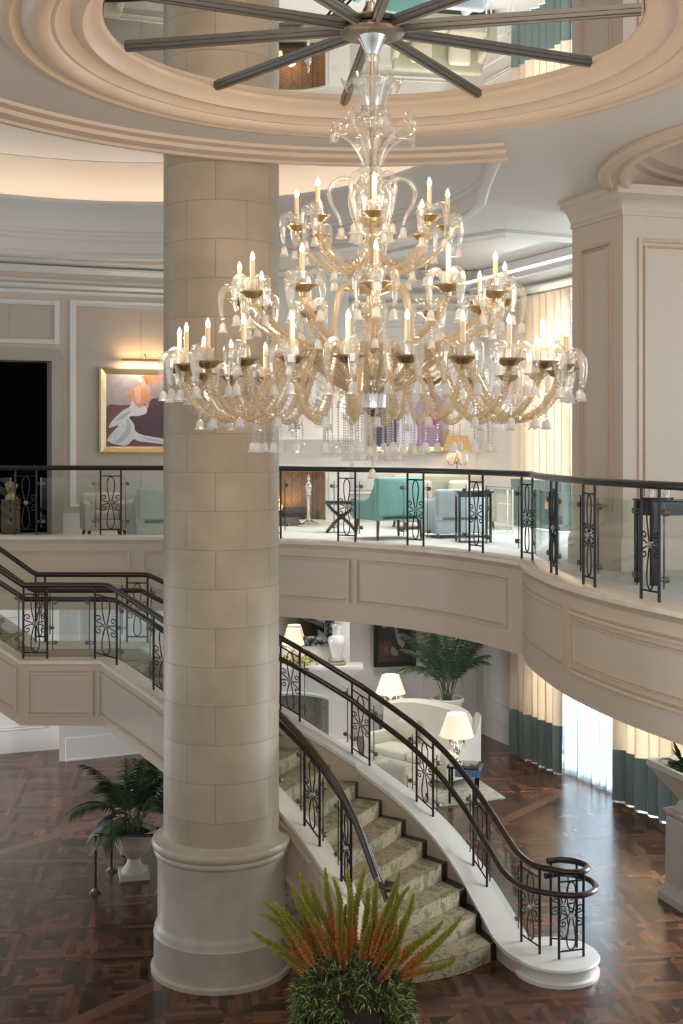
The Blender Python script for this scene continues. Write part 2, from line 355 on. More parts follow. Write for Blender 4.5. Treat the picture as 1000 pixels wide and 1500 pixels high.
class Path:
    def __init__(s, pts):
        s.p = [Vector(q) for q in pts]; s.c = [0.]
        for a, b in zip(s.p, s.p[1:]): s.c.append(s.c[-1]+(b-a).length)
        s.L = s.c[-1]
    def at(s, d):
        d = max(0, min(s.L, d))
        for i in range(len(s.p)-1):
            if d <= s.c[i+1]:
                t = (d-s.c[i])/max(1e-9, s.c[i+1]-s.c[i]); return s.p[i].lerp(s.p[i+1], t)
        return s.p[-1].copy()
    def sub(s, a, b, step=.12):
        n = max(2, int(abs(b-a)/step)+2); return [s.at(a+(b-a)*i/(n-1)) for i in range(n)]
    def find(s, px, a=0., b=None):
        b = s.L if b is None else b; best = (1e9, 0)
        for i in range(1200):
            d = a+(b-a)*i/1199; e = abs(PX(s.at(d))-px)
            if e < best[0]: best = (e, d)
        return best[1]
def offset(pts, o, dz=0.):
    b = MB(); b.sweep(pts, [(o, dz)], closed_prof=False); return b.v
def spiral(c, r0, r1, a0, turns, n=14):      # in a u,v plane
    return [(c[0]+(r0+(r1-r0)*i/n)*math.cos(a0+turns*2*PI*i/n), c[1]+(r0+(r1-r0)*i/n)*math.sin(a0+turns*2*PI*i/n)) for i in range(n+1)]
# ================================================================ STRUCTURE
ZU = 4.56; CT = 4.73; ZS = 9.53                      # upper floor, balcony curb top, soffit
MB().poly([(-14, 2), (10.5, 2), (10.5, 12), (3.5, 27.2), (-14, 27.2)], -.2, 0).build('floor', 'parquet')
struct(bpy.data.objects['floor'])
# the balcony the picture is taken from: unseen slab and wall, added to keep light off the lower hall
struct(MB().box((0, -2.3, 4.08), (24, 11, .96)).build('floor_front', 'carpet_upper', smooth=0))
struct(MB().box((0, 1.5, 1.8), (24, .3, 3.6)).build('wall_front_blocker', 'paint_white', smooth=0))
# balcony edge (the line of the posts), read in plan
arcA = catmull([(-3.58, 19.94, 0), (-2.2, 19.72, 0), (-.95, 19.2, 0), (.21, 18.54, 0), (1.18, 17.7, 0), (1.76, 16.9, 0), (2.16, 16.15, 0), (2.42, 15.56, 0)], 8)
arcB = catmull([(2.42, 15.56, 0), (2.37, 14.9, 0), (2.40, 14.15, 0), (2.54, 12.93, 0), (2.95, 11.43, 0), (3.75, 9.7, 0), (5.1, 8.0, 0)], 8)
BPL = [V(-9.5, 19.94, 0), V(-7, 19.94, 0), V(-5.29, 19.94, 0)]+arcA+arcB[1:]
BP = Path(BPL)
OUT = [(9.3, 8), (9.3, 12.3), (2.93+.25, 26.6+.2), (2.9, 27.2), (-11, 27.2), (-11, 19.94)]
slab = [(p.x, p.y) for p in offset(BPL, .02)]+OUT
struct(MB().poly(slab, 3.60, ZU).build('floor_upper', 'carpet_upper', smooth=0))
struct(MB().poly([(p.x, p.y) for p in offset(BPL, .06)]+OUT, 3.55, 3.60).build('ceiling_lower', 'ceiling_paint', smooth=0))
def path_panel(mb, path, a, b, z0, z1, off, w=.05, d=.025, rel=True):
    """raised rectangular moulding on the face of a swept wall; follows curve and slope"""
    pts = path.sub(a, b)
    for zc, s_ in ((z0, 1), (z1, -1)):
        mb.sweep(pts, [(off, zc-w/2), (off-d, zc-w/2+.005), (off-d*.5, zc), (off-d, zc+w/2-.005), (off, zc+w/2)])
    for q, e in ((pts[:2], 0), (pts[-2:], 1)):
        dr = (q[1]-q[0]); dr.z = 0; dr.normalize(); n = V(-dr.y, dr.x, 0); c = (q[0] if e == 0 else q[1])+n*(off-d/2); h = z1-z0+w
        mb.box((c.x, c.y, c.z+(z0+z1)/2), (w, d, h), math.atan2(dr.y, dr.x))
balc = thing('balcony', 'cream panelled curved balcony front carrying the upper floor railing', 'balcony', (-.95, 19.2, 3.53))
MB().sweep(BPL, [(-.12, 3.53), (.06, 3.53), (.06, 4.67), (-.12, 4.67)]).build('fascia', 'paint_fascia', balc)
MB().sweep(BPL, [(-.17, 4.665), (.16, 4.665), (.16, CT), (-.15, CT), (-.175, CT-.02)]).build('coping', 'marble_cream', balc)
MB().sweep(BPL, [(-.12, 4.60), (-.155, 4.66), (-.12, 4.67)]).build('bed_moulding', 'paint_fascia', balc)
for a, b in ((-60, 192), (213, 300), (312, 395), (405, 517), (529, 759), (776, 843)):
    lo, hi = (0, BP.L*.65)
    if a > 770: sk = Path(arcB); mb = MB(); path_panel(mb, sk, .18, sk.find(843, 1.0, 4), 3.84, 4.45, -.12); mb.build('panel_moulding', 'moulding_tan', balc); continue
    KK = 5.92+Path(arcA).L; sA = BP.find(a, 0, KK); sB = BP.find(b, 0, KK)
    if b == 759: sB -= .1
    mb = MB(); path_panel(mb, BP, sA, sB, 3.84, 4.45, -.12); mb.build('panel_moulding', 'paint_fascia', balc)
sk = Path(arcB); mb = MB(); s1 = sk.find(851, 1.0, 4); path_panel(mb, sk, s1, s1+3.1, 3.84, 4.45, -.12, .06, .03); path_panel(mb, sk, s1+.1, s1+3.0, 3.93, 4.36, -.12, .03, .02); mb.build('panel_moulding', 'moulding_tan', balc)
# ---------------------------------------------------------------- great column
col = thing('column', 'massive round limestone column rising through both floors', 'column', (-1.43, 14.65, 0))
cz = lambda a, z: 1
MB().ring([(.684, 1.56), (.684, 9.9)], (-1.43, 14.65, 0), 96).build('shaft', 'limestone', col, origin=(-1.43, 14.65, .107))
MB().ring([(0, 1.15), (.0, .0), (.835, 0), (.835, .05), (.80, .07), (.80, .43), (.805, .45), (.79, .48), (.79, .52), (.77, .56), (.755, .60), (.755, 1.30), (.765, 1.33), (.765, 1.36), (.79, 1.38), (.80, 1.41), (.79, 1.44), (.815, 1.47), (.825, 1.51), (.81, 1.55), (.70, 1.585), (.684, 1.60), (0, 1.6)], (-1.43, 14.65, 0), 96).build('base', 'limestone_base', col)
# ---------------------------------------------------------------- upper walls
WP = Path(catmull([(-10.5, 20.1, 0), (-7.5, 21.4, 0), (-5.9, 22.05, 0), (-4.5, 22.6, 0), (-3.2, 23.05, 0), (-2.1, 23.4, 0)], 6))
sd = WP.find(88); sd0 = sd-2.6
ml = MB()
ml.sweep(WP.sub(sd, WP.L), [(0, ZU), (.25, ZU), (.25, 9.95), (0, 9.95)])
ml.sweep(WP.sub(0, sd), [(0, 7.86), (.25, 7.86), (.25, 9.95), (0, 9.95)])
ml.sweep(WP.sub(0, sd0), [(0, ZU), (.25, ZU), (.25, 7.9), (0, 7.9)])
struct(ml.build('wall_left', 'paint'))
mf = MB(); mf.sweep(WP.sub(WP.find(111), WP.L-.02), [(-.012, 5.16), (0, 5.16), (0, 8.72), (-.012, 8.72)])
mf.sweep(WP.sub(1, WP.find(80)), [(-.012, 8.12), (0, 8.12), (0, 8.70), (-.012, 8.70)])
for px in (207,): mf.sweep(WP.sub(WP.find(px), WP.find(px)+.03), [(-.02, 5.16), (-.012, 5.16), (-.012, 8.72), (-.02, 8.72)])
mf.sweep(WP.sub(WP.find(14), WP.find(14)+.03), [(-.02, 8.12), (-.012, 8.12), (-.012, 8.7), (-.02, 8.7)])
struct(mf.build('wall_left_fabric', 'wall_fabric'))
mm_ = MB(); path_panel(mm_, WP, WP.find(106.5), WP.L-.1, 5.12, 8.78, 0, .11, .06); path_panel(mm_, WP, .8, WP.find(83), 8.06, 8.76, 0, .09, .05)
mm_.sweep(WP.sub(sd, WP.L), [(0, ZU), (0, 4.95), (-.03, 4.93), (-.03, ZU)])
for z_, d_, h_ in ((8.93, .05, .06), (9.03, .09, .07), (9.14, .05, .05), (9.30, .14, .12), (9.45, .20, .08)):
    mm_.sweep(WP.sub(0, WP.L, .3), [(0, z_), (-d_*.4, z_), (-d_, z_+h_*.7), (-d_, z_+h_), (0, z_+h_)])
struct(mm_.build('trim_1', 'paint_white'))
# doorway at the far left of the upper floor
dn = MB()
p_ = WP.at(sd); q_ = WP.at(sd0); dr = (p_-q_).normalized(); nn = V(-dr.y, dr.x, 0)
for c_ in (WP.at(sd-.06), WP.at(sd0+.06)):
    c = c_+nn*.2; dn.box((c.x, c.y, (ZU+7.86)/2), (.20, .56, 7.86-ZU), math.atan2(dr.y, dr.x))
c = (p_+q_)/2+nn*.2; dn.box((c.x, c.y, 7.82), (2.6, .56, .22), math.atan2(dr.y, dr.x))
struct(dn.build('trim_2', 'door_stone'))
c = (p_+q_)/2+nn*.75; d_ = MB().box((c.x, c.y, 6.2), (3.4, .08, 3.4), math.atan2(dr.y, dr.x))
for k in range(-3, 4): e = c+dr*k*.42-nn*.05; d_.box((e.x, e.y, 6.2), (.04, .03, 3.3), math.atan2(dr.y, dr.x))
struct(d_.build('doorway_dark_sheet', 'doorway_shade_black'))
# fireplace wall and far right corner of the lounge
CR = V(2.93, 26.6, 0)
def slabwall(name, pts, z0, z1, t, m_, st=True):
    o = MB().sweep([V(x, y, 0) for x, y in pts], [(0, z0), (t, z0), (t, z1), (0, z1)]).build(name, m_, smooth=30)
    return struct(o)
slabwall('wall_back_upper', [(-2.1, 23.4), (-2.0, 25.9), (-.6, 26.0), (CR.x, CR.y)], ZU, 9.95, .25, 'paint_white')
tb = MB(); WB = Path([V(-1.9, 25.95, 0), V(CR.x, CR.y, 0)])
for z_, d_, h_ in ((9.0, .06, .08), (9.14, .12, .08), (9.28, .20, .12), (9.5, .28, .2)):
    tb.sweep([V(-1.9, 25.93, 0), V(-.6, 26.0, 0), V(CR.x, CR.y, 0)], [(0, z_), (-d_*.4, z_), (-d_, z_+h_*.7), (-d_, z_+h_), (0, z_+h_)])
path_panel(tb, Path([V(-.6, 26.0, 0), V(CR.x, CR.y, 0)]), .48, 3.2, 5.2, 8.75, 0, .1, .05)
tb.sweep([V(-.6, 26.0, 0), V(CR.x, CR.y, 0)], [(0, ZU), (0, 4.95), (-.03, 4.93), (-.03, ZU)])
struct(tb.build('trim_3', 'paint_white'))
WD = V(.385, -.923, 0)
def W(t, off=0): return CR+WD*t+V(-.923, -.385, 0)*off          # off > 0 is into the room
def wseg(mb, t0, t1, z0, z1, off0=-.25, off1=0):
    mb.sweep([W(t0), W(t1)], [(-off1, z0), (-off0, z0), (-off0, z1), (-off1, z1)])
wr = MB()
for z0, z1, zt in ((0, 3.6, 3.42), (ZU, 9.95, 9.05)):
    wseg(wr, 0, 2.6, z0, z1); wseg(wr, 8.2, 13, z0, z1); wseg(wr, 2.6, 8.2, zt, z1)
wseg(wr, 0, 13, 3.6, ZU); wseg(wr, 2.6, 8.2, 0, .16); wseg(wr, 2.6, 8.2, ZU, ZU+.16)
struct(wr.build('wall_right', 'paint_white', smooth=0))
tr = MB(); PW = Path([W(0), W(13)])
path_panel(tr, PW, .35, 1.9, .75, 3.2, 0, .07, .03); path_panel(tr, PW, .35, 1.9, 5.3, 8.7, 0, .07, .03)
for z_ in (0, ZU): tr.sweep([W(0), W(2.5)], [(0, z_), (0, z_+.42), (-.03, z_+.40), (-.035, z_)])
for z_, d_, h_ in ((9.05, .08, .1), (9.2, .16, .12), (9.4, .26, .14)):
    tr.sweep([W(0), W(12)], [(0, z_), (-d_*.4, z_), (-d_, z_+h_*.7), (-d_, z_+h_), (0, z_+h_)])
struct(tr.build('trim_4', 'paint_white'))
for nm, z0, z1 in (('window_1', 0, 3.42), ('window_2', ZU, 9.05)):
    fr = MB()
    for t in (2.62, 4.0, 5.4, 6.8, 8.15): wseg(fr, t, t+.07, z0, z1, -.16, -.1)
    for z_ in (z0+.03, z0+.9*(z1-z0)-.03, z1-.08): wseg(fr, 2.62, 8.2, z_, z_+.06, -.16, -.1)
    o = struct(fr.build(nm, 'paint_white', smooth=0))
    g_ = MB(); wseg(g_, 2.62, 8.2, z0, z1, -.14, -.13); g_.build('window_pane', 'pane_glass', o)
# lower level walls
slabwall('wall_back_lower', [(-5.4, 24.05), (-4.1, 24.64), (-1.5, 25.8), (CR.x, CR.y)], 0, 3.55, .25, 'paint_white')
slabwall('wall_left_lower', [(-12, 23.2), (-7.4, 24.45)], 0, 3.55, .25, 'paint_white')
slabwall('wall_left_pier', [(-5.62, 25.2), (-5.4, 24.05)], 0, 3.55, -.12, 'paint')
slabwall('wall_left_return', [(-7.4, 24.5), (-5.6, 25.1)], 2.9, 3.55, .25, 'paint_white')
bb = MB()
bb.sweep([V(-5.4, 24.05, 0), V(-4.1, 24.64, 0), V(-1.5, 25.8, 0), V(CR.x, CR.y, 0)], [(0, 0), (0, .46), (-.025, .44), (-.03, .40), (-.03, .04), (-.045, .03), (-.045, 0)])
pl = Path([V(-5.4, 24.05, 0), V(-4.1, 24.64, 0)]); path_panel(bb, pl, .3, 1.35, .72, 3.1, 0, .07, .03)
pl = Path([V(-1.5, 25.8, 0), V(CR.x, CR.y, 0)]); path_panel(bb, pl, 3.35, 4.2, .75, 3.2, 0, .07, .03)
struct(bb.build('baseboard_back', 'paint_white'))
# white panelled door under the landing
dl = MB().box((-6.45, 24.78, 1.45), (1.75, .08, 2.9), math.atan2(.35, 1)); o = struct(dl.build('door_2', 'paint_white', smooth=0))
pn = MB(); pp_ = Path([V(-7.3, 24.44, 0), V(-5.65, 25.02, 0)]); path_panel(pn, pp_, .25, 1.35, .5, 1.25, -.0, .06, .03); path_panel(pn, pp_, .25, 1.35, 1.45, 2.7, 0, .06, .03); pn.build('door_panel', 'paint_white', o)
struct(MB().poly([(-12, 23.5), (-7.3, 23.5), (-7.3, 23.6), (-12, 23.6)], 0, .4).build('baseboard_left', 'paint_white', smooth=0))
# outer shell on the unseen left side, closes the lower hall
# ---------------------------------------------------------------- ceilings
CC = V(.2525, 10.1, 0); C2 = V(.35, 9.5, 0); R2 = 4.54
ra = [(C2.x+R2*math.cos(a), C2.y+R2*math.sin(a)) for a in [math.radians(70.5+(168-70.5)*i/40) for i in range(41)]]      # ring edge, from right to left
DC = V(-3.3, 16.9, 0); DR = 5.3
dm = [(-8.9, 11.5), (-8.75, 14.5)]+[(DC.x+DR*math.cos(a), DC.y+DR*math.sin(a)) for a in [math.radians(175-173*i/56) for i in range(57)]]+[(2.0, 17.0), (1.93, 16.0), (1.90, 15.0), (1.88, 14.2), (1.87, 13.86)]
H1 = ra+dm
RC = V(6.45, 14.5, 0)
h2 = [(RC.x+3.35*math.cos(2*PI*i/64), RC.y+3.35*math.sin(2*PI*i/64)) for i in range(64)]
h3 = [(CC.x+2.98*math.cos(2*PI*i/72), CC.y+2.98*math.sin(2*PI*i/72)) for i in range(72)]
edge = [(3.67, 19.55), (2.53, 19.0), (1.6, 19.95), (.69, 21.3), (0, 22.6), (-1.4, 23.6)]
so = MB().poly([(-14, 3), (9.4, 3), (9.4, 12.2), (6.0, 20.2)]+edge+[(-1.9, 25.9), (-14, 23.5)], ZS, None, [H1, h2, h3])
struct(so.build('ceiling', 'ceiling_paint', smooth=0))
em = MB(); em.sweep([V(5.9, 20.1, ZS)]+[V(x, y, ZS) for x, y in edge], [(-.22, -.0), (-.22, -.06), (-.16, -.10), (-.10, -.11), (-.02, -.05), (.0, -.05), (0, .45), (-.02, .45)])
em.sweep([V(x, y, ZS) for x, y in dm[::-1]], [(.0, 0), (.03, -.03), (.10, -.03), (.14, 0)][::-1])
struct(em.build('trim_5', 'paint_white'))
struct(MB().poly([(2.4, 18.2), (6.7, 18.2), (3.2, 26.8), (2.9, 27), (-2.6, 27), (-2.6, 23.2), (0, 22.2), (1.4, 20.6)], 9.96, 10.02).build('ceiling_lounge', 'ceiling_paint', smooth=0))
# drum of the oval dome: stepped entablature with a cove lip
dr_ = MB(); prof = [(0, .006), (-.05, .006), (-.05, .07), (0, .12), (0, .30), (-.05, .34), (-.05, .39), (-.09, .42), (-.09, .46), (-.06, .50), (-.08, .62), (-.16, .76), (-.30, .88), (-.38, .92), (-.38, .98), (-.30, .98), (-.10, .80), (.55, .80), (.55, .70), (.08, .6), (.08, .02)]
dr_.sweep([V(x, y, ZS) for x, y in dm], prof)
struct(dr_.build('ceiling_drum', 'paint_white', smooth=35))
dw = MB().sweep([V(x, y, 0) for x, y in H1], [(.60, ZS+.1), (.60, 10.45), (.52, 10.7), (.30, 10.95), (0, 11.12), (-.4, 11.19), (-.4, 11.3), (.7, 11.3), (.7, ZS+.1)], closed=True)
struct(dw.build('wall_drum', 'ceiling_paint'))
dd = offset([V(x, y, 0) for x, y in dm], .9)
struct(MB().poly([(-10.5, 9), (4, 9), (4, 14.5), (3.2, 17), (1.9, 21), (0, 23.4), (-3.3, 24.2), (-7.5, 23), (-10.5, 19)], 11.2, 11.3).build('ceiling_dome', 'paint_white', smooth=0))
# moulding along the ring edge
rm = MB(); rp_ = [V(x, y, ZS) for x, y in ra]
rm.sweep(rp_, [(.26, .02), (.24, -.035), (.14, -.05), (.12, -.09), (-.0, -.11), (-.02, -.14), (-.07, -.14), (-.08, .0), (-.08, .5), (.0, .5), (.0, .02)])
struct(rm.build('trim_6', 'moulding_tan'))
# inner stepped ring round the mirror
im = MB().ring([(3.0, .01), (3.0, -.05), (2.96, -.085), (2.88, -.09), (2.85, -.06), (2.80, -.055), (2.76, -.10), (2.66, -.125), (2.60, -.10), (2.575, -.06), (2.54, -.06), (2.50, -.02), (2.42, .0), (2.38, -.03), (2.33, -.035), (2.30, .0), (2.26, .045), (2.21, .055), (2.19, .07), (2.17, .10), (2.14, .10), (2.14, .14), (3.0, .14)], (CC.x, CC.y, ZS), 128)
struct(im.build('trim_7', 'moulding_tan'))
mir = thing('ceiling_mirror', 'round mirrored ceiling oculus with radiating bronze spokes above the chandelier', 'mirror', (CC.x, CC.y, 9.617))
MB().lathe([(2.17, 0), (2.17, .02)], (CC.x, CC.y, 9.617), 96).build('mirror_disc', 'mirror', mir)
for k in range(10):
    a = math.radians(168-36*k); r0, r1 = .2, 2.15; c = CC+V(math.cos(a), math.sin(a), 0)*(r0+r1)/2
    sb_ = MB(); sb_.box((c.x, c.y, 9.600), (r1-r0, .075, .03), a); sb_.box((c.x, c.y, 9.580), (r1-r0, .035, .02), a); sb_.build('spoke', 'steel', mir, smooth=0)
MB().lathe([(.10, -.06), (.16, -.07), (.20, -.055), (.25, -.05), (.27, -.03), (.25, .0), (.0, .0)], (CC.x, CC.y, 9.61), 48).build('hub', 'steel', mir)
# right-hand oval recess with pinkish tan mouldings
rr = MB(); ro = (RC.x, RC.y, ZS)
rr.ring([(3.36, .03), (3.36, -.04), (3.30, -.07), (3.22, -.07), (3.20, -.03), (3.12, -.02), (3.08, -.06), (3.02, -.06), (3.0, 0), (3.0, .25), (2.92, .28), (2.92, .34), (2.82, .40), (2.80, .46), (2.70, .60), (2.5, .68), (2.5, .74), (3.3, .74)], ro, 96)
struct(rr.build('trim_8', 'moulding_tan'))
struct(MB().lathe([(3.3, 1.0), (3.3, 1.05)], ro, 64).build('ceiling_oval', 'ceiling_paint'))
# pier at the right of the upper floor
PA, PB, PC2 = V(3.19, 17.0, 0), V(3.64, 15.9, 0), V(6.6, 16.75, 0)
pr = MB().poly([(PA.x, PA.y), (PB.x, PB.y), (PC2.x, PC2.y), (6.2, 18.2), (3.5, 18.0)], ZU, ZS)
struct(pr.build('wall_pier', 'paint', smooth=0))
pt = MB(); pa = Path([PA, PB]); pb = Path([PB, PC2])
path_panel(pt, pa, .22, pa.L-.25, 5.35, 8.85, 0, .05, .03); path_panel(pt, pb, .24, 2.6, 5.35, 8.85, 0, .05, .03); path_panel(pt, pa, .27, pa.L-.3, 5.4, 8.8, 0, .03, .03); path_panel(pt, pb, .32, 2.5, 5.43, 8.77, 0, .03, .03)
struct(pt.build('trim_9', 'moulding_tan'))
ct = MB(); 
ct.sweep([PA, PB, PC2], [(.0, 9.17), (-.03, 9.17), (-.03, 9.21), (-.02, 9.24), (-.10, 9.38), (-.19, 9.42), (-.19, 9.47), (-.22, 9.50), (-.22, ZS), (0, ZS)])
ct.sweep([PA, PB, PC2], [(0, ZU), (-.07, ZU), (-.07, 4.90), (-.05, 4.97), (-.02, 5.0), (0, 5.0)])
struct(ct.build('trim_10', 'paint'))
# recessed downlights of the upper lounge; lower lounge ones added for brightness
def downlight(x, y, z, pw, lab, grp):
    r = thing('recessed_light', lab, 'ceiling light', (x, y, z), grp)
    MB().ring([(.075, -.004), (.10, -.012), (.10, 0), (.075, .0)], (x, y, z), 24).build('trim_ring', 'paint_white', r)
    MB().lathe([(0, -.001), (.074, -.001), (.074, .01), (0, .01)], (x, y, z), 24).build('lens', 'lamp_lens', r)
    spot('downlight', (x, y, z-.03), (x, y, 0), pw, (1, .95, .90), 100, .07)
mat('lamp_lens', (1, 1, 1), .4, emis=(1, .92, .8), estr=6)
for x, y in ((-.3, 23.6), (1.0, 22.6), (2.2, 21.2), (2.2, 24.6), (3.3, 22.3)): downlight(x, y, 9.96, 330, 'small round recessed downlight in the raised ceiling of the upper lounge', 'upper lounge downlights')
for x, y in ((-.6, 23.8), (.6, 24.6), (1.9, 23.4), (.4, 22.3)): downlight(x, y, 3.55, 90, 'small round downlight added to brighten the lower lounge under the balcony', 'added lower lounge downlights')  # lamps added to brighten the lower lounge
for x, y in ((-4.9, 20.9), (-3.4, 21.6)): downlight(x, y, 3.55, 60, 'small round recessed downlight in the lower ceiling behind the stair landing', 'landing downlights')
# cove lamp behind the lip of the dome
cl = MB().sweep([V(x, y, ZS) for x, y in dm], [(.10, .84), (.22, .84), (.22, .88), (.10, .88)])
mat('cove_glow', (1, .8, .6), .5, emis=(1, .86, .72), estr=6)
tag(cl.build('cove_light', 'cove_glow'), 'warm strip light hidden behind the cornice lip of the oval dome', 'light')
# pelmet cove lamp near the lounge window
cl = MB().sweep([W(.2, .45), W(7, .45)], [(0, 9.62), (.08, 9.62), (.08, 9.66), (0, 9.66)])
mat('cove_glow_cool', (1, 1, 1), .5, emis=(.85, .92, 1), estr=2.5)
tag(cl.build('cove_light', 'cove_glow_cool'), 'cool strip light above the cornice over the upper lounge curtains', 'light')
# ================================================================ STAIRCASE
LZ = 3.22
nearL = [V(-7.2, 17.1, 4.73), V(-6.5, 17.1, 4.58), V(-4.427, 17.1, LZ), V(-3.25, 17.1, LZ)]
nearS = catmull([(-3.25, 17.1, LZ), (-2.45, 16.45, 2.87), (-1.6, 15.75, 2.42), (-.95, 15.2, 2.02), (-.47, 14.8, 1.64), (-.25, 14.55, 1.43), (0, 14.3, 1.12), (.18, 14.13, .80), (.32, 13.98, .46), (.42, 13.84, .22)], 6)
NP = Path(nearL[:-1]+nearS)
farL = [V(-7.2, 18.5, 4.73), V(-6.5, 18.5, 4.58), V(-4.60, 18.5, LZ), V(-2.92, 18.5, LZ)]
farS = catmull([(-2.92, 18.5, LZ), (-2.3, 18.12, 3.0), (-1.75, 17.82, 2.80), (-1.2, 17.52, 2.60), (-.58, 17.2, 2.32), (.14, 17.05, 1.91), (.39, 16.97, 1.76), (1.02, 16.6, 1.37), (1.40, 16.25, 1.08), (1.70, 15.9, .76), (1.87, 15.6, .55), (2.02, 15.2, .36), (2.13, 14.85, .24), (2.28, 14.5, .21), (2.5, 14.35, .21)], 6)
FP = Path(farL[:-1]+farS)
st = thing('staircase', 'sweeping cream staircase with patterned carpet descending behind the column', 'staircase', (.8, 16, 0))
def stringer(path, off0, off1, cp0, cp1, nm):
    MB().sweep(path.p, [(off0, -.90), (off1, -.90), (off1, -.04), (off0, -.04)], zmin=0).build('stringer', 'paint_fascia', st)
    MB().sweep(path.p, [(cp0, -.05), (cp1, -.05), (cp1, 0), (cp0, 0)], zmin=.0).build('coping', nm, st)
stringer(NP, -.14, .12, -.17, .15, 'marble_cream'); stringer(FP, -.26, .12, -.29, .15, 'marble_white')
sp_ = MB(); a0 = NP.find(43, 1, 5); 
for a, b in ((.8, NP.find(26, 1, 5)), (NP.find(44, 1, 5.), NP.find(137, 1, 5)), (NP.find(153, 1, 5), NP.find(153, 1, 5)+1.75)): path_panel(sp_, NP, a, b, -.74, -.17, -.14, .05, .025)
s0 = NP.find(153, 1, 5)+1.95
while s0 < NP.L-1.3: path_panel(sp_, NP, s0, s0+.72, -.74, -.17, -.14, .05, .025); s0 += .86
sp_.build('panel_moulding', 'paint_fascia', st)
# newel platform
MB().lathe([(.50, 0), (.50, .04), (.47, .06), (.46, .14), (.47, .16), (.50, .17), (.505, .19), (.49, .21), (0, .21)], (2.53, 14.47, 0), 48).build('newel_platform', 'marble_white', st)
MB().lathe([(.27, 0), (.27, .04), (.25, .06), (.24, .14), (.25, .16), (.27, .17), (.275, .19), (.26, .21), (0, .21)], (.40, 13.84, 0), 48).build('newel_platform', 'marble_white', st)
farN = {1: (1.907, 14.86), 2: (1.76, 15.26), 3: (1.58, 15.56), 4: (1.37, 15.9), 5: (1.13, 16.17), 6: (.856, 16.39), 7: (.563, 16.62), 8: (.243, 16.8), 9: (-.094, 17.0), 10: (-.47, 17.12), 11: (-.87, 17.27), 12: (-1.3, 17.5), 13: (-1.75, 17.75), 14: (-2.2, 18.0), 15: (-2.75, 18.33), 16: (-4.5, 18.4)}
def at_z(path, z):
    for a, b in zip(path.p[3:], path.p[4:]):
        if a.z >= z >= b.z and a.z > b.z: t = (a.z-z)/(a.z-b.z); p = a.lerp(b, t); d = (b-a); d.z = 0; d.normalize(); return p+V(-d.y, d.x, 0)*.13
    return path.p[-1]
nearN = {k: at_z(NP, .2*k+.22) for k in range(1, 15)}; nearN = {k: (p.x, p.y) for k, p in nearN.items()}
nearN[15] = (-3.15, 17.22); nearN[16] = (-4.45, 17.22)
for k in range(1, 16):
    n0, f0, n1, f1 = [V(*q, 0) for q in (nearN[k], farN[k], nearN[k+1], farN[k+1])]
    if k < 15:   # tread reaches under the next riser
        n1 = n1+(n1-n0)*.1; f1 = f1+(f1-f0)*.1
    z = .2*k
    # bowed front edge on the two lowest steps
    nseg = 10; bow = {1: .14, 2: .08, 3: .04}.get(k, .02); dirn = (f0-n0); q = V(dirn.y, -dirn.x, 0).normalized()
    front = [n0.lerp(f0, i/nseg)+q*bow*math.sin(PI*i/nseg) for i in range(nseg+1)]
    body = MB().poly([(p.x, p.y) for p in front]+[(f1.x, f1.y), (n1.x, n1.y)], max(0, z-.55), z)
    sobj = body.build('step', 'black_wood', st, smooth=0)
    wd = dirn.length; m0 = .16/wd; m1 = 1-.17/wd
    cf = [n0.lerp(f0, m0+(m1-m0)*i/nseg)+q*(bow*math.sin(PI*(m0+(m1-m0)*i/nseg))+.014) for i in range(nseg+1)]
    cb_ = [n1.lerp(f1, m0), n1.lerp(f1, m1)]
    cm = MB(); cm.poly([(p.x, p.y) for p in cf]+[(cb_[1].x, cb_[1].y), (cb_[0].x, cb_[0].y)], z+.001, z+.014)
    k2 = len(cf); cm.add([(p.x, p.y, zz) for zz in (z-.198, z+.012) for p in cf], [(i, i+1, i+1+k2, i+k2) for i in range(k2-1)])
    cm.build('carpet', 'stair_carpet', sobj, smooth=0)
    if k < 12: MB().tube([(p.x, p.y, z-.192) for p in [c_+q*.012 for c_ in cf]], .007, 6).build('carpet_rod', 'brass', sobj)
for k in range(8):   # upper flight, climbing to the left
    x1 = -4.5-.27*k; MB().box((x1-.135-.5, 17.8, 3.0+.2*(k+1)-.2), (.27+1.0, 1.2, .4)).build('step', 'stair_carpet', st, smooth=0)
# ================================================================ RAILINGS
def loop(c, up, half, h):      # teardrop loop of the medallion
    out = []
    for i in range(25):
        t = 2*PI*i/24; out.append((c[0]+half*math.sin(t)*(.30+.70*(1-math.cos(t))/2), c[1]+up*h*(1-math.cos(t))/2))
    return out
def medallion(parent, A, B, h, kind=0):
    A, B = Vector(A), Vector(B); L_ = (B-A).length; hw = V(B.x-A.x, B.y-A.y, 0).length/2
    def mp(u, v): p = A.lerp(B, (u/hw+1)/2); return p+V(0, 0, v)
    m = MB(); r = .0085
    m.tube([mp(-hw, h*.085), mp(hw, h*.085)], .010, 6); m.tube([mp(-hw, h*.895), mp(hw, h*.895)], .010, 6)
    c = h*.49
    for up in (1, -1): m.tube([mp(u, v) for u, v in loop((0, c), up, hw*.50, h*.395)][:-1], r, 6, closed=True)
    for sx_ in (1, -1):
        for up in (1, -1):
            rr_ = hw*.26; cu, cv = hw*.66, .085
            pts = [(0.01, .0), (hw*.28, .012), (hw*.55, .006)]
            sp2 = spiral((cu, cv), rr_+.012, rr_*.25, -PI/2, 1.25, 16)
            m.tube([mp(sx_*u, c+up*v) for u, v in [(hw*.05, .03), (hw*.25, .008)]+sp2], r*.9, 5)
    o = m.build('scroll_panel', 'iron', parent)
    q = mp(0, c); ros = MB().lathe([(0, -.035), (.025, -.028), (.038, 0), (.025, .028), (0, .035)], (q.x, q.y, q.z), 10)
    ros.build('crystal_rosette', 'crystal_bead', o, smooth=0)
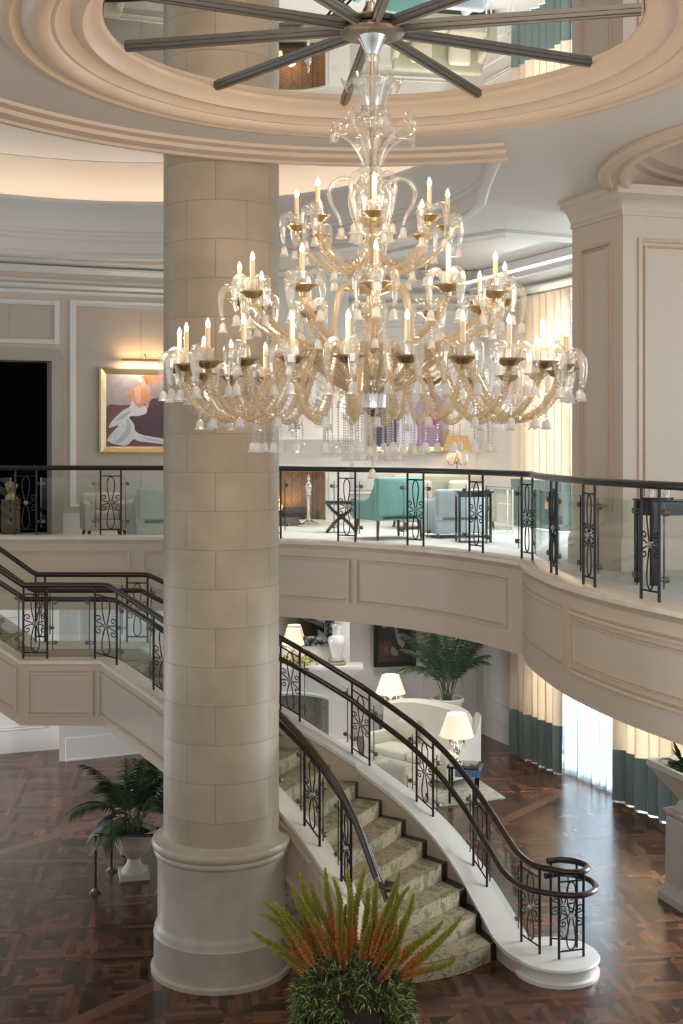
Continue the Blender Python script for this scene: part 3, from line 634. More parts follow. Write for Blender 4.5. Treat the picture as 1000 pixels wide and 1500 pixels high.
def railing(name, label, path, stations, h=1.05, second=None, rail_mat='rail_wood', rail_ext=(0, None), group=None, rr_=.033, tail=None, tail2=None, glassbay=True):
    root = thing(name, label, 'railing', path.p[len(path.p)//2], group)
    pts = path.sub(rail_ext[0], rail_ext[1] or path.L, .1)
    rp2 = [p+V(0, 0, h+.02) for p in pts]+([Vector(t) for t in tail] if tail else [])
    MB().tube(rp2, rr_, 12).build('handrail', rail_mat, root)
    if second:
        off, dz = second; q = offset(pts, off, h+dz)+([Vector(t) for t in tail2] if tail2 else []); MB().tube(q, rr_*.95, 12).build('wall_side_handrail', rail_mat, root)
    allp = []
    for a, b in stations:
        A, B = path.at(a), path.at(b)
        for p in (A, B): MB().tube([p-V(0, 0, .005), p+V(0, 0, .05), p+V(0, 0, h)], .0155, 8).build('post', 'iron', root); 
        medallion(root, A, B, h)
        if second:
            for p in (A, B):
                pass
        allp.append((a, b))
    if glassbay:
        for (a0, b0), (a1, b1) in zip(allp, allp[1:]):
            if a1-b0 < .35: continue
            q = path.sub(b0+.07, a1-.07, .2)
            g = MB().sweep(q, [(-.006, .12), (.006, .12), (.006, h*.87), (-.006, h*.87)]).build('glass_panel', 'pane_glass', root, smooth=0)
            for e, s_ in ((b0, 1), (a1, -1)):
                ge = path.at(e+s_*.075); gm = MB(); gm.box((ge.x, ge.y, ge.z+h*.495), (.016, .016, h*.75)); gm.build('polished_edge', 'glass_edge', g, smooth=0)
                for v in (.22, h*.78):
                    cm = MB(); p = path.at(e)+V(0, 0, v); p2 = path.at(e+s_*.11)+V(0, 0, v)
                    cm.tube([p, p.lerp(p2, .5)+V(0, 0, .02), p2], .006, 5); cm.tube([p, p.lerp(p2, .5)-V(0, 0, .02), p2], .006, 5)
                    d = (p2-p); d.z = 0; d.normalize(); n = V(-d.y, d.x, 0)
                    cm.tube([p2-n*.025, p2-n*.012, p2+n*.02], lambda t: .03 if t > .1 else .012, 8)
                    cm.build('glass_clip', 'bronze', g)
    return root
bpath = Path([p+V(0, 0, CT) for p in BPL])
sts = []
for a, b in ((22.5, 53.5), (147, 177)): sts.append((bpath.find(a, 0, 8), bpath.find(b, 0, 8)))
sts.append((bpath.find(270, 5, 10), bpath.find(300, 5, 10)))
for a, b in ((384, 411), (495, 520), (597, 620), (687.5, 707), (764, 779.5)): sts.append((bpath.find(a, 6, 14.4), bpath.find(b, 6, 14.4)))
kink = 9.5-3.58+Path(arcA).L
for a, b in ((807, 815), (854, 871), (939, 965)): sts.append((bpath.find(a, kink+.9, bpath.L-1), bpath.find(b, kink+.9, bpath.L-1)))
sts.insert(0, (sts[0][0]-1.55, sts[0][1]-1.55))
sts.append((sts[-1][0]+1.3, sts[-1][1]+1.3))
railing('balcony_railing', 'long black iron and glass railing along the curved upper balcony', bpath, sts, 1.07, rr_=.040, rail_mat='rail_black')
up = Path([V(2.42, 15.56, CT), V(2.42, 15.56, CT)+V(.01, 0, 0)])
# near stair railing: upper flight, landing and lower flight
ns_ = [(1.35, 1.62), (NP.find(34, 2, 5), NP.find(69, 2, 5.)), (NP.find(139, 3, 5), NP.find(171, 3, 5)), (NP.find(225, 4, 7), NP.find(252, 4, 7)), (NP.find(310, 4, 8), NP.find(335, 4, 8)), (NP.find(380, 4, 9), NP.find(402, 4, 9)), (NP.find(446, 6, NP.L), NP.find(468, 6, NP.L)), (NP.find(500, 6, NP.L), NP.find(514, 6, NP.L))]
railing('stair_railing', 'near stair railing with brown handrail curling down behind the flowers', NP, ns_, 1.0, second=(.12, -.19), rail_mat='rail_brown', rr_=.040,
        tail=[(.50, 13.72, 1.24), (.60, 13.72, 1.23), (.62, 13.84, 1.23), (.50, 13.9, 1.23)])
fs_ = [(FP.find(52, 1, 5), FP.find(66, 1, 5)), (FP.find(186, 2, 6), FP.find(216, 2, 6)), (FP.find(290, 3, 8), FP.find(318, 3, 8)), (FP.find(411, 4, FP.L), FP.find(439, 4, FP.L)), (FP.find(515.5, 5, FP.L), FP.find(541, 5, FP.L)), (FP.find(610, 6, FP.L), FP.find(634, 6, FP.L)), (FP.find(693, 6, FP.L), FP.find(713, 6, FP.L)), (FP.find(763.5, 6, FP.L), FP.find(790, 6, FP.L))]
v1 = [(2.60, 14.27, 1.23), (2.76, 14.27, 1.23), (2.87, 14.38, 1.23), (2.88, 14.52, 1.23), (2.78, 14.65, 1.23), (2.60, 14.71, 1.23), (2.46, 14.66, 1.23)]
v2 = [(2.55, 14.08, 1.03), (2.75, 14.09, 1.03), (2.93, 14.25, 1.03), (2.97, 14.5, 1.03), (2.85, 14.72, 1.03), (2.64, 14.80, 1.03), (2.44, 14.72, 1.03)]
fr_ = railing('stair_railing', 'far stair railing ending in a round volute on the white newel platform', FP, fs_, 1.0, rr_=.038, second=(-.18, -.20), tail=catmull(v1, 4), tail2=catmull(v2, 4))
for p in ((2.53, 14.30, .21), (2.83, 14.38, .21), (2.50, 14.69, .21), (2.80, 14.64, .21)):
    MB().tube([p, (p[0], p[1], 1.22)], .0155, 8).build('post', 'iron', fr_)
medallion(fr_, (2.53, 14.30, .21), (2.83, 14.38, .21), 1.0); medallion(fr_, (2.50, 14.69, .21), (2.80, 14.64, .21), 1.0)
# ================================================================ CHANDELIER
XC, YC = CC.x, CC.y
ch = thing('chandelier', 'huge three tiered glass chandelier with candle lights hanging from the mirrored oculus', 'chandelier', (XC, YC, 6.2))
def cy(r, z, a=0.): return (XC+r*math.cos(a), YC+r*math.sin(a), z)
def part(mb, name, m_, parent, smooth=40): return mb.build(name, m_, parent, smooth=smooth, origin=(XC, YC, 6.2))
def bell(mb, x, y, z, s=1.):      # little glass bell hanging from z
    mb.lathe([(0, 0), (.012*s, -.002*s), (.026*s, -.018*s), (.029*s, -.05*s), (.032*s, -.068*s), (.046*s, -.082*s), (.042*s, -.080*s), (.027*s, -.062*s), (.022*s, -.02*s), (0, -.012*s)], (x, y, z), 10)
def strand(mb, x, y, z, L_, s=1.):
    n = int(L_/.022)
    for i in range(n): mb.lathe([(0, -.011), (.010, 0), (0, .011)], (x, y, z-.011-i*.022), 5)
    mb.cur = 1; bell(mb, x, y, z-L_, s); mb.cur = 0
def tier(n, a0, path, rc, zc, ch_h, rt, scroll_angles, s=1., gilt='gilt_glass', sz=.27, so=.13):
    pp = catmull([cy(r, z) for r, z in path], 12); k = len(pp)
    A = part(MB().tube(pp, lambda t: rt*(1-.25*t)*(.45+.55*min(1, t*3.5))*(1.12 if round(t*(k-1)) % 2 else .84), 8), 'arm', gilt, ch)
    lf = MB()      # small glass leaves along the arm
    for i in range(8, k-8, 3):
        p = pp[i]; 
        for sg in (1, -1): lf.add([p+V(0, sg*rt*.8, 0), p+V(.03, sg*(rt+.045), .02), p+V(.05, sg*(rt+.035), .05), p+V(.012, sg*rt*.8, .02)], [(0, 1, 2, 3)])
        p2 = p-V(0, 0, rt); lf.add([p2, p2+V(.02, 0, -.035), p2+V(.035, .006, -.03), p2+V(.02, .006, 0)], [(0, 1, 2, 3)])
    lf.cur = 0; part(lf, 'glass_leaves', 'crystal', A)
    o = cy(rc, zc)
    part(MB().lathe([(.0, -.075*s), (.02*s, -.07*s), (.03*s, -.04*s), (.06*s, -.03*s), (.085*s, .0), (.125*s, .012*s), (.128*s, .02*s), (.08*s, .018*s), (0, .02*s)], o, 24), 'drip_dish', 'gilt_metal', A)
    part(MB().lathe([(.045*s, .0), (.052*s, .05*s), (.044*s, .10*s), (.055*s, .125*s), (.048*s, .12*s), (.038*s, .1*s), (.045*s, .05*s), (.038*s, .0)], o, 24, lambda a, z: 1+.06*math.sin(8*a)), 'glass_collar', 'crystal', A)
    part(MB().lathe([(.0, .02), (.019, .02), (.019, ch_h), (0, ch_h)], o, 12), 'candle', 'candle_ivory', A)
    part(MB().lathe([(0, ch_h), (.012, ch_h+.002), (.019, ch_h+.022), (.014, ch_h+.045), (.006, ch_h+.064), (0, ch_h+.075)], o, 10), 'bulb', 'bulb_glow', A)
    for ang in scroll_angles:      # drooping fluted glass scrolls ending in a bell
        d = V(math.cos(ang), math.sin(ang), 0); c = Vector(o)
        q = catmull([c+d*.05*s+V(0, 0, .04), c+d*.065*s+V(0, 0, .10*s), c+d*.10*s+V(0, 0, .125*s), c+d*so*s*1.12+V(0, 0, .095*s), c+d*so*s*1.25+V(0, 0, 0), c+d*so*s*1.2+V(0, 0, -sz*.42*s), c+d*so*s*1.12+V(0, 0, -sz*.55*s)], 4)
        m_ = MB(); m_.tube(q, lambda t: (.014+.020*math.sin(PI*min(1, t*1.15)))*s, 8, flat=1.6); m_.tube([q[-1], q[-1]-V(0, 0, .03)], .003, 4)
        m_.cur = 1; e = q[-1]-V(0, 0, .03); bell(m_, e.x, e.y, e.z, 1.05*s)
        part(m_, 'glass_scroll', ['crystal', 'crystal_bell'], A)
    objs = [A]
    for i in range(1, n): objs.append(copy_tree(A, ch))
    for i, ob in enumerate(objs): ob.rotation_euler = (0, 0, a0+2*PI*i/n)
t1 = [(.13, 6.62), (.30, 6.70), (.48, 6.86), (.62, 6.96), (.74, 6.93), (.84, 6.78), (.95, 6.58), (1.08, 6.44), (1.23, 6.40), (1.40, 6.48), (1.52, 6.64), (1.57, 6.76)]
t2 = [(.10, 7.02), (.22, 6.96), (.42, 6.95), (.66, 7.02), (.86, 7.12), (1.02, 7.24), (1.09, 7.32)]
t3 = [(.06, 7.80), (.14, 7.68), (.28, 7.63), (.44, 7.70), (.57, 7.82), (.62, 7.92)]
tier(24, PI/24, t1, 1.57, 6.80, .27, .029, (.35, -1.5), .95)
tier(12, 0, t2, 1.09, 7.37, .26, .027, (0, 1.9, -1.9), .95)
tier(8, 0, t3, .62, 7.98, .25, .022, (.6, -1.4), .82, sz=.30)
# stem
part(MB().tube([cy(0, 6.45), cy(0, 9.45)], .022, 10), 'stem', 'brass', ch)
fl = lambda a, z: 1+.07*math.cos(12*a)
for prof, m_ in (([(.0, 6.42), (.03, 6.43), (.05, 6.47), (.13, 6.50), (.135, 6.62), (.14, 6.64), (.13, 6.66), (.13, 6.72), (.07, 6.74), (.04, 6.76), (0, 6.76)], 'silver'),
                 ([(.03, 6.76), (.07, 6.80), (.09, 6.90), (.05, 7.0), (.04, 7.1), (.09, 7.16), (.11, 7.22), (.06, 7.28), (.045, 7.40)], 'crystal'),
                 ([(.04, 7.42), (.16, 7.46), (.19, 7.50), (.10, 7.50), (.09, 7.54), (.0, 7.54)], 'gilt_glass'),
                 ([(.03, 7.54), (.10, 7.60), (.12, 7.74), (.10, 7.82), (.06, 7.86), (.05, 7.92), (.13, 7.97)], 'crystal'),
                 ([(.03, 7.97), (.12, 8.0), (.15, 8.04), (.13, 8.06), (.0, 8.06)], 'gilt_glass'),
                 ([(.03, 8.06), (.15, 8.10), (.165, 8.24), (.13, 8.34), (.10, 8.40), (.11, 8.46), (.05, 8.5), (.04, 8.6), (.07, 8.68), (.075, 8.74), (.04, 8.80)], 'crystal'),
                 ([(.035, 8.80), (.05, 8.86), (.10, 9.0), (.13, 9.12), (.17, 9.19), (.165, 9.20), (.12, 9.13), (.09, 9.0), (.045, 8.86)], 'crystal'),
                 ([(.03, 9.16), (.05, 9.22), (.045, 9.30), (.06, 9.36), (.05, 9.42)], 'crystal')):
    part(MB().lathe([(r, z-6.2) for r, z in prof], (XC, YC, 6.2), 36, fl if m_ != 'silver' else None), 'stem_baluster', m_, ch)
part(MB().lathe([(.0, 9.40), (.05, 9.40), (.06, 9.43), (.07, 9.45), (.09, 9.50), (.12, 9.55), (.125, 9.57), (0, 9.57)], (XC, YC, 0), 24, lambda a, z: 1+.04*math.cos(12*a)), 'canopy', 'silver', ch)
# gilt arched canes between the two lower tiers
for i in range(6):
    a = PI/6+i*PI/3; q = catmull([cy(.16, 7.46, a), cy(.24, 7.50, a), cy(.31, 7.44, a), cy(.345, 7.28, a), cy(.36, 7.10, a), cy(.37, 6.96, a)], 5)
    part(MB().tube(q, .021, 10), 'arched_cane', 'gilt_glass', ch)
# large drooping scrolls under the bouquet
for i in range(6):
    a = i*PI/3; q = catmull([cy(.08, 8.28, a), cy(.16, 8.37, a), cy(.27, 8.38, a), cy(.35, 8.30, a), cy(.335, 8.18, a), cy(.28, 8.08, a), cy(.255, 8.0, a)], 5)
    m_ = MB(); m_.tube(q, lambda t: .025-.010*t, 10); m_.cur = 1; e = q[-1]
    for s_ in (-.03, .03): bell(m_, e.x-s_*math.sin(a), e.y+s_*math.cos(a), e.z-.02, 1.0)
    part(m_, 'drooping_scroll', ['crystal', 'crystal_bell'], ch)
# glass flowers
def gflower(p, d, s):
    d = Vector(d).normalized(); M = V(0, 0, 1).rotation_difference(d).to_matrix(); m_ = MB(); t = MB()
    t.lathe([(.006, -.08), (.014, -.05), (.022, -.01), (.040, .015), (.066, .022), (.072, .02), (.066, .028), (.030, .022), (.0, .01)], (0, 0, 0), 28, lambda a, z: 1+.10*math.cos(14*a))
    return [Vector(p)+M @ (v*s) for v in t.v], t.f
for i in range(8):
    a = i*PI/4+.2; hi = .10*(i % 2); q = catmull([cy(.05, 8.42, a), cy(.10, 8.56, a), cy(.19, 8.68+hi*.3, a), cy(.31+hi*.3, 8.74+hi*.7, a)], 5)
    m_ = MB(); m_.tube(q, lambda t: .016-.008*t, 8); vs, fs = gflower(q[-1], (math.cos(a), math.sin(a), .15), 1.15); m_.add(vs, fs); part(m_, 'glass_flower', 'crystal', ch)
for i in range(6):
    a = i*PI/3+.5; q = catmull([cy(.03, 8.72, a), cy(.06, 8.84, a), cy(.11, 8.90, a)], 5)
    m_ = MB(); m_.tube(q, .009, 8); vs, fs = gflower(q[-1], (math.cos(a), math.sin(a), .4), .95); m_.add(vs, fs); part(m_, 'glass_flower', 'crystal', ch)
for i in range(6):
    a = i*PI/3; q = catmull([cy(.04, 9.0, a), cy(.10, 9.16, a), cy(.17, 9.20, a), cy(.21, 9.16, a)], 5)
    m_ = MB(); m_.tube(q, .009, 8); vs, fs = gflower(q[-1], (math.cos(a), math.sin(a), -.5), .9); m_.add(vs, fs); part(m_, 'glass_flower', 'crystal', ch)
# bead strands with bells
def strands(n, r, z, L_, a0=0, s=1.):
    m_ = MB(); x, y, zz = cy(r, z); strand(m_, x, y, z, L_, s); A = part(m_, 'bead_strand', ['crystal_bead', 'crystal_bell'], ch, smooth=0); objs = [A]+[copy_tree(A, ch) for _ in range(n-1)]
    for i, ob in enumerate(objs): ob.rotation_euler = (0, 0, a0+2*PI*i/n)
strands(24, .98, 6.38, .16, PI/24, 1.0); strands(24, 1.42, 6.50, .10, 0, .95); strands(18, .40, 6.55, .36, .1, .9); strands(12, .22, 6.50, .36, .1, .9)
strands(12, .86, 7.10, .10, 0, .9); strands(8, .44, 7.68, .10, 0, .9); strands(1, .0, 6.42, .42)
for i in range(6):
    a = i*PI/3+.3; point('candle_light', cy(1.7, 7.12, a), 16, WARM, .12)
for i in range(4):
    a = i*PI/2+.4; point('candle_light', cy(1.2, 7.62, a), 13, WARM, .12)
point('candle_light', cy(.7, 8.28, 1.6), 12, WARM, .12); point('candle_light', cy(.7, 8.28, -1.6), 12, WARM, .12)
# ================================================================ FURNISHINGS
def rot_root(o, a): o.rotation_euler = (0, 0, a); return o
# ---- curtains
def curtain(name, label, t0, t1, z0, z1, off, zhem, folds, m_='curtain_cream', group=None, amp=.09):
    root = thing(name, label, 'curtain', W((t0+t1)/2, off)+V(0, 0, z0), group)
    n = folds*10
    def strip(za, zb, nm, mm, dz=0):
        vs = []; 
        for z in (za, (za+zb)/2, zb):
            for i in range(n+1):
                t = t0+(t1-t0)*i/n; ph = 2*PI*folds*i/n; a = amp*(.8+.2*math.sin(i*.37)); o_ = off+a*math.sin(ph)+dz+.02*math.sin(ph*.5+z)
                vs.append(W(t+.03*math.sin(2*ph), o_)+V(0, 0, z))
        fs = [(r*(n+1)+i, r*(n+1)+i+1, (r+1)*(n+1)+i+1, (r+1)*(n+1)+i) for r in range(2) for i in range(n)]
        k = len(vs); off2 = V(-.923, -.385, 0)*-.012; vs2 = vs+[v+off2 for v in vs]; fs2 = fs+[tuple(k+j for j in f[::-1]) for f in fs]
        MB().add(vs2, fs2).build(nm, mm, root, smooth=60)
    if zhem: strip(z0+.02, zhem, 'hem_band', 'curtain_teal', .004); strip(zhem, z1, 'drape', m_)
    else: strip(z0+.02, z1, 'drape', m_)
    return root
curtain('curtain', 'cream drape with teal hem on the lower floor, left of the bright sheer', 1.95, 3.75, 0, 3.5, .28, .90, 7)
curtain('curtain', 'cream drape with teal hem on the lower floor, behind the stone pedestal planter', 5.45, 8.6, 0, 3.5, .28, .90, 10)
curtain('sheer_curtain', 'glowing white sheer curtain on the lower floor between two cream drapes', 3.6, 5.6, 0, 3.5, .10, None, 9, 'sheer_white', amp=.05)
curtain('curtain', 'cream drape with teal hem at the upper lounge window', 2.0, 4.05, ZU, 9.1, .28, ZU+.95, 8)
curtain('sheer_curtain', 'white sheer curtain at the upper lounge window beside the panelled pier', 3.9, 7.5, ZU, 9.1, .08, None, 14, 'sheer_white', amp=.05)
# ---- framed pictures
PALETTE = {}
def flat(c):
    k = 'pigment_%d' % len(PALETTE)
    if c not in PALETTE: PALETTE[c] = k; mat(k, c, .5, noise=.25, nscale=14)
    return PALETTE[c]
def picture(name, label, cen, w_, h_, ang, fw, fm, shapes, bgc, cat='painting', fd=.07):
    root = thing(name, label, cat, cen); d = V(math.cos(ang), math.sin(ang), 0); n = V(d.y, -d.x, 0); c = Vector(cen)
    fr = MB(); L4 = [c+d*(sx_*w_/2)+V(0, 0, sz_*h_/2) for sx_, sz_ in ((-1, -1), (1, -1), (1, 1), (-1, 1))]
    prof = [(0, 0), (0, fd*.7), (fw*.25, fd), (fw*.5, fd*.75), (fw*.8, fd*.5), (fw, fd*.25), (fw, 0)]; vs = []
    for j in range(4):
        ix = (1, -1, -1, 1)[j]; iz = (1, 1, -1, -1)[j]
        for a_, b_ in prof: vs.append(L4[j]+d*ix*a_+V(0, 0, iz*a_)+n*b_)
    m_ = len(prof); fr.add(vs, [(j*m_+i, j*m_+i+1, ((j+1) % 4)*m_+i+1, ((j+1) % 4)*m_+i) for j in range(4) for i in range(m_-1)]); fr.build('frame', fm, root, smooth=30)
    cv = MB(); mats_ = [flat(bgc)]; iw, ih = w_-2*fw, h_-2*fw
    cv.add([c+d*(u-.5)*iw+V(0, 0, (v-.5)*ih)+n*.012 for u, v in ((0, 0), (1, 0), (1, 1), (0, 1))], [(0, 1, 2, 3)])
    for i, (col_, pts) in enumerate(shapes):
        mats_.append(flat(col_)); cv.cur = i+1; cp = catmull([(u, v, 0) for u, v in pts], 5, closed=True)
        tri = tessellate_polygon([cp]); cv.add([c+d*(min(1, max(0, p.x))-.5)*iw+V(0, 0, (min(1, max(0, p.y))-.5)*ih)+n*(.013+.0006*i) for p in cp], tri)
    cv.build('canvas', mats_, root, smooth=0); return root
aw = math.atan2(1, 2.6)
pc = WP.at(WP.find(210)); dwall = (WP.at(WP.find(240))-WP.at(WP.find(170))).normalized(); aw = math.atan2(dwall.y, dwall.x)
pc = pc+V(dwall.y, -dwall.x, 0)*.03
picture('painting', 'gilt framed painting of a seated woman in a white backless gown', (pc.x, pc.y, 6.83), 1.66, 1.60, aw, .13, 'gold_frame',
    [(c_, [((x-590)/400, (955-y)/400) for x, y in q]) for c_, q in (
     ((.17, .08, .08), [(585, 745), (700, 725), (995, 700), (995, 960), (585, 960)]), ((.50, .17, .08), [(800, 550), (998, 550), (998, 640), (860, 650), (815, 600)]),
     ((.33, .26, .27), [(830, 600), (900, 590), (990, 640), (990, 700), (850, 690)]), ((.09, .045, .06), [(700, 795), (800, 768), (832, 690), (900, 700), (985, 720), (985, 925), (890, 905), (760, 880)]),
     ((.70, .70, .73), [(730, 690), (738, 715), (765, 733), (800, 728), (802, 768), (760, 785), (712, 790), (735, 830), (760, 882), (895, 912), (985, 930), (985, 948), (780, 928), (735, 915), (690, 950), (600, 928), (612, 890), (655, 838), (606, 852), (622, 812), (680, 755), (712, 735)]),
     ((.47, .48, .54), [(700, 800), (722, 850), (705, 900), (660, 935), (640, 930), (690, 870)]), ((.47, .48, .54), [(640, 810), (690, 770), (720, 760), (680, 800)]), ((.50, .50, .55), [(780, 900), (860, 918), (900, 935), (820, 920)]),
     ((.62, .29, .17), [(735, 626), (760, 612), (800, 615), (820, 650), (818, 700), (812, 740), (802, 742), (796, 715), (770, 738), (745, 722), (730, 690), (712, 706), (706, 695), (712, 655)]),
     ((.74, .42, .28), [(742, 635), (768, 625), (775, 690), (760, 715), (742, 690)]), ((.66, .36, .24), [(772, 575), (795, 570), (806, 590), (800, 618), (778, 620), (768, 600)]),
     ((.34, .12, .05), [(775, 568), (800, 566), (812, 585), (808, 610), (798, 600), (790, 580)]), ((.75, .68, .62), [(760, 578), (775, 575), (778, 595), (764, 600)]))], (.40, .35, .37))
pl_ = thing('picture_light', 'slim brass picture light above the gilt framed painting', 'lamp', (pc.x, pc.y, 7.66)); nn_ = V(dwall.y, -dwall.x, 0)
MB().tube([pc+dwall*-.45+nn_*.18+V(0, 0, 7.76), pc+dwall*.45+nn_*.18+V(0, 0, 7.76)], .02, 10).build('lamp_tube', 'brass', pl_)
MB().tube(catmull([pc+nn_*.04+V(0, 0, 7.66), pc+nn_*.05+V(0, 0, 7.85), pc+nn_*.14+V(0, 0, 7.86), pc+nn_*.18+V(0, 0, 7.77)], 5), .01, 8).build('bracket', 'brass', pl_)
l_ = area('picture_lamp', pc+nn_*.20+V(0, 0, 7.74), pc+V(0, 0, 7.0), .9, .04, 14, WARM)
l2 = area('picture_lamp', pc+nn_*.16+V(0, 0, 7.80), pc+V(0, 0, 8.3), .9, .04, 5, (1, .62, .3))
picture('painting', 'wide gilt framed painting on the upper lounge wall behind the chandelier', (1.42, 26.27, 6.85), 1.75, 1.65, math.atan2(.6, 3.53), .12, 'gold_frame',
    [((.30, .20, .30), [(.5, .0), (1, 0), (1, .7), (.7, .8)]), ((.62, .60, .68), [(.36, 0), (.62, .05), (.6, .5), (.45, .9), (.35, .5)]), ((.06, .05, .10), [(.0, .1), (.3, 0), (.36, .6), (.2, .9), (0, .8)]), ((.25, .03, .08), [(.78, .3), (.95, .4), (.9, .6), (.8, .5)])], (.42, .38, .44))
picture('painting', 'black framed dark still life on the lower lounge wall', (1.13, 26.18, 2.30), .92, 1.65, math.atan2(.8, 4.43), .10, 'frame_black',
    [((.07, .045, .04), [(0, 0), (1, 0), (1, .3), (0, .3)]), ((.16, .14, .15), [(.05, .62), (.30, .66), (.34, .60), (.08, .56)]), ((.30, .28, .29), [(.12, .57), (.28, .60), (.30, .52), (.14, .50)]),
     ((.42, .41, .43), [(.50, .74), (.58, .66), (.60, .48), (.68, .34), (.80, .28), (.74, .20), (.60, .27), (.52, .42), (.46, .60)]), ((.20, .19, .20), [(.55, .62), (.60, .5), (.64, .36), (.57, .42), (.53, .55)]),
     ((.15, .06, .07), [(.10, .12), (.34, .10), (.44, .20), (.36, .30), (.12, .26)]), ((.24, .12, .12), [(.18, .16), (.28, .15), (.30, .22), (.20, .23)]), ((.20, .13, .08), [(.62, .78), (.78, .80), (.86, .66), (.74, .60), (.66, .68)]), ((.30, .27, .25), [(.40, .22), (.55, .18), (.60, .10), (.42, .10)])], (.035, .03, .03))
# ---- fireplaces
MATS['firebrick_grey'] = MATS['firebrick'].copy(); _b = [n for n in MATS['firebrick_grey'].node_tree.nodes if n.type == 'TEX_BRICK'][0]; _b.inputs['Color1'].default_value = (.22, .20, .18, 1); _b.inputs['Color2'].default_value = (.32, .29, .26, 1)
def fireplace(label, z, D, mz, op_top, xc, hw, ohw, opd, fire, nm='fireplace', bm='firebrick'):
    root = thing(nm, label, 'fireplace', (xc, D, z)); arch = lambda u: op_top+.10*(1-u*u)
    b = MB(); jw = hw-ohw
    for s_ in (-1, 1):
        b.box((xc+s_*(ohw+jw/2), D+.15, z+(mz-.1)/2), (jw, .30, mz-.1)); b.box((xc+s_*(ohw+jw/2), D-.02, z+(op_top)/2+.05), (jw*.7, .06, op_top-.1)); b.box((xc+s_*(ohw+jw/2), D-.04, z+.1), (jw*.95, .1, .2))
    n = 16; xs = [xc-ohw+2*ohw*i/n for i in range(n+1)]
    vs = []; 
    for y in (D, D+.3):
        for x in xs: vs += [(x, y, z+arch((x-xc)/ohw)), (x, y, z+mz-.1)]
    k = 2*(n+1); fs = []
    for i in range(n): a = 2*i; fs += [(a, a+2, a+3, a+1), (k+a, k+a+1, k+a+3, k+a+2), (a, k+a, k+a+2, a+2)]
    b.add(vs, fs); b.build('surround', 'paint_white', root, smooth=0)
    ar = MB(); ar.tube([(x, D-.02, z+arch((x-xc)/ohw)+.05) for x in xs], .03, 6); ar.build('arch_moulding', 'paint_white', root)
    sh = MB(); 
    for e, zz, h in ((.03, mz-.22, .05), (.08, mz-.17, .06), (.15, mz-.11, .05), (.20, mz-.06, .06)): sh.box((xc, D+.12-e/2, z+zz+h/2), (2*hw+2*e, .36+e, h))
    sh.build('mantel_shelf', 'paint_white', root, smooth=0)
    fbx = MB(); y1 = D+opd
    fbx.add([(xc-ohw*.75, y1, z), (xc+ohw*.75, y1, z), (xc+ohw*.75, y1, z+op_top+.2), (xc-ohw*.75, y1, z+op_top+.2), (xc-ohw, D+.05, z), (xc+ohw, D+.05, z), (xc+ohw, D+.05, z+op_top+.2), (xc-ohw, D+.05, z+op_top+.2)], [(0, 1, 2, 3), (4, 0, 3, 7), (1, 5, 6, 2)])
    fbx.build('firebox', bm, root, smooth=0)
    MB().box((xc, D-.1, z+.04), (2*hw+.2, .9, .08)).build('hearth', 'marble_cream', root)
    if fire:
        lg = MB()
        for i in range(4): lg.tube([(xc-.35, D+.25+i*.06, z+.22+.06*(i % 2)), (xc+.35, D+.22+i*.05, z+.24+.05*(i % 2))], .05, 8)
        lg.build('logs', 'firebox_dark', root); MB().lathe([(.0, 0), (.08, .02), (.06, .12), (.03, .22), (0, .30)], (xc-.25, D+.3, z+.26), 10).build('flame', 'ember', root)
        point('fire_light', (xc, D+.25, z+.5), 3, (1, .5, .2), .1)
    return root
fireplace('white upper lounge fireplace with herringbone brick firebox', ZU, 25.35, 1.80, 1.06, -1.05, 1.22, .72, .5, True)
fireplace('white lower lounge fireplace seen through the stair railing', 0, 25.0, 1.72, 1.00, -.98, 1.22, .72, .5, False, bm='firebrick_grey')
slab_ = MB().box((-.98, 25.62, 2.64), (2.3, .7, 1.85)); struct(slab_.build('wall_chimney_lower', 'paint_white'))
slab_ = MB().box((-1.05, 25.90, 8.1), (2.4, .5, 3.6)); struct(slab_.build('wall_chimney_upper', 'paint_white'))
an = thing('andiron', 'tall polished silver andiron on the hearth of the upper fireplace', 'andiron', (-.66, 24.62, ZU))
MB().lathe([(0, 0), (.22, .0), (.23, .04), (.13, .09), (.05, .13), (.035, .2), (.035, .62), (.06, .64), (.04, .68), (.06, .74), (.075, .80), (.05, .86), (.02, .9), (.035, .94), (.03, .98), (0, 1.05)], (-.66, 24.62, ZU), 20).build('shaft', 'silver', an)
MB().tube([(-.66, 24.62, ZU+.2), (-.66, 24.85, ZU+.2)], .02, 8).build('log_bar', 'iron', an)
o = tag(MB().box((-1.3, 24.74, ZU+.10), (.9, .03, .14)).box((-1.3, 24.72, ZU+.02), (.9, .08, .04)).build('fender', 'bronze'), 'low bronze fender in front of the upper fireplace fire', 'fender')
g = thing('potted_herbs', 'small green potted herbs on the upper mantel', 'plant', (-.95, 25.4, ZU+1.8))
MB().lathe([(0, 0), (.07, 0), (.10, .14), (.09, .15), (0, .13)], (-.95, 25.4, ZU+1.8), 16).build('pot', 'porcelain', g)
mb = MB()
for i in range(60):
    a = random.uniform(0, 2*PI); r = random.uniform(.02, .16); h = random.uniform(.16, .36); p = V(-.95+r*math.cos(a), 25.4+r*math.sin(a), ZU+1.8+h); q = V(random.uniform(-1, 1), random.uniform(-1, 1), random.uniform(-.2, 1))*.05
    mb.add([p, p+q, p+q*.6+V(.02, 0, .03)], [(0, 1, 2)])
mb.tube([(-.95, 25.4, ZU+1.9), (-.95, 25.4, ZU+2.1)], .03, 5); mb.build('foliage', 'leaf_green', g, smooth=0)
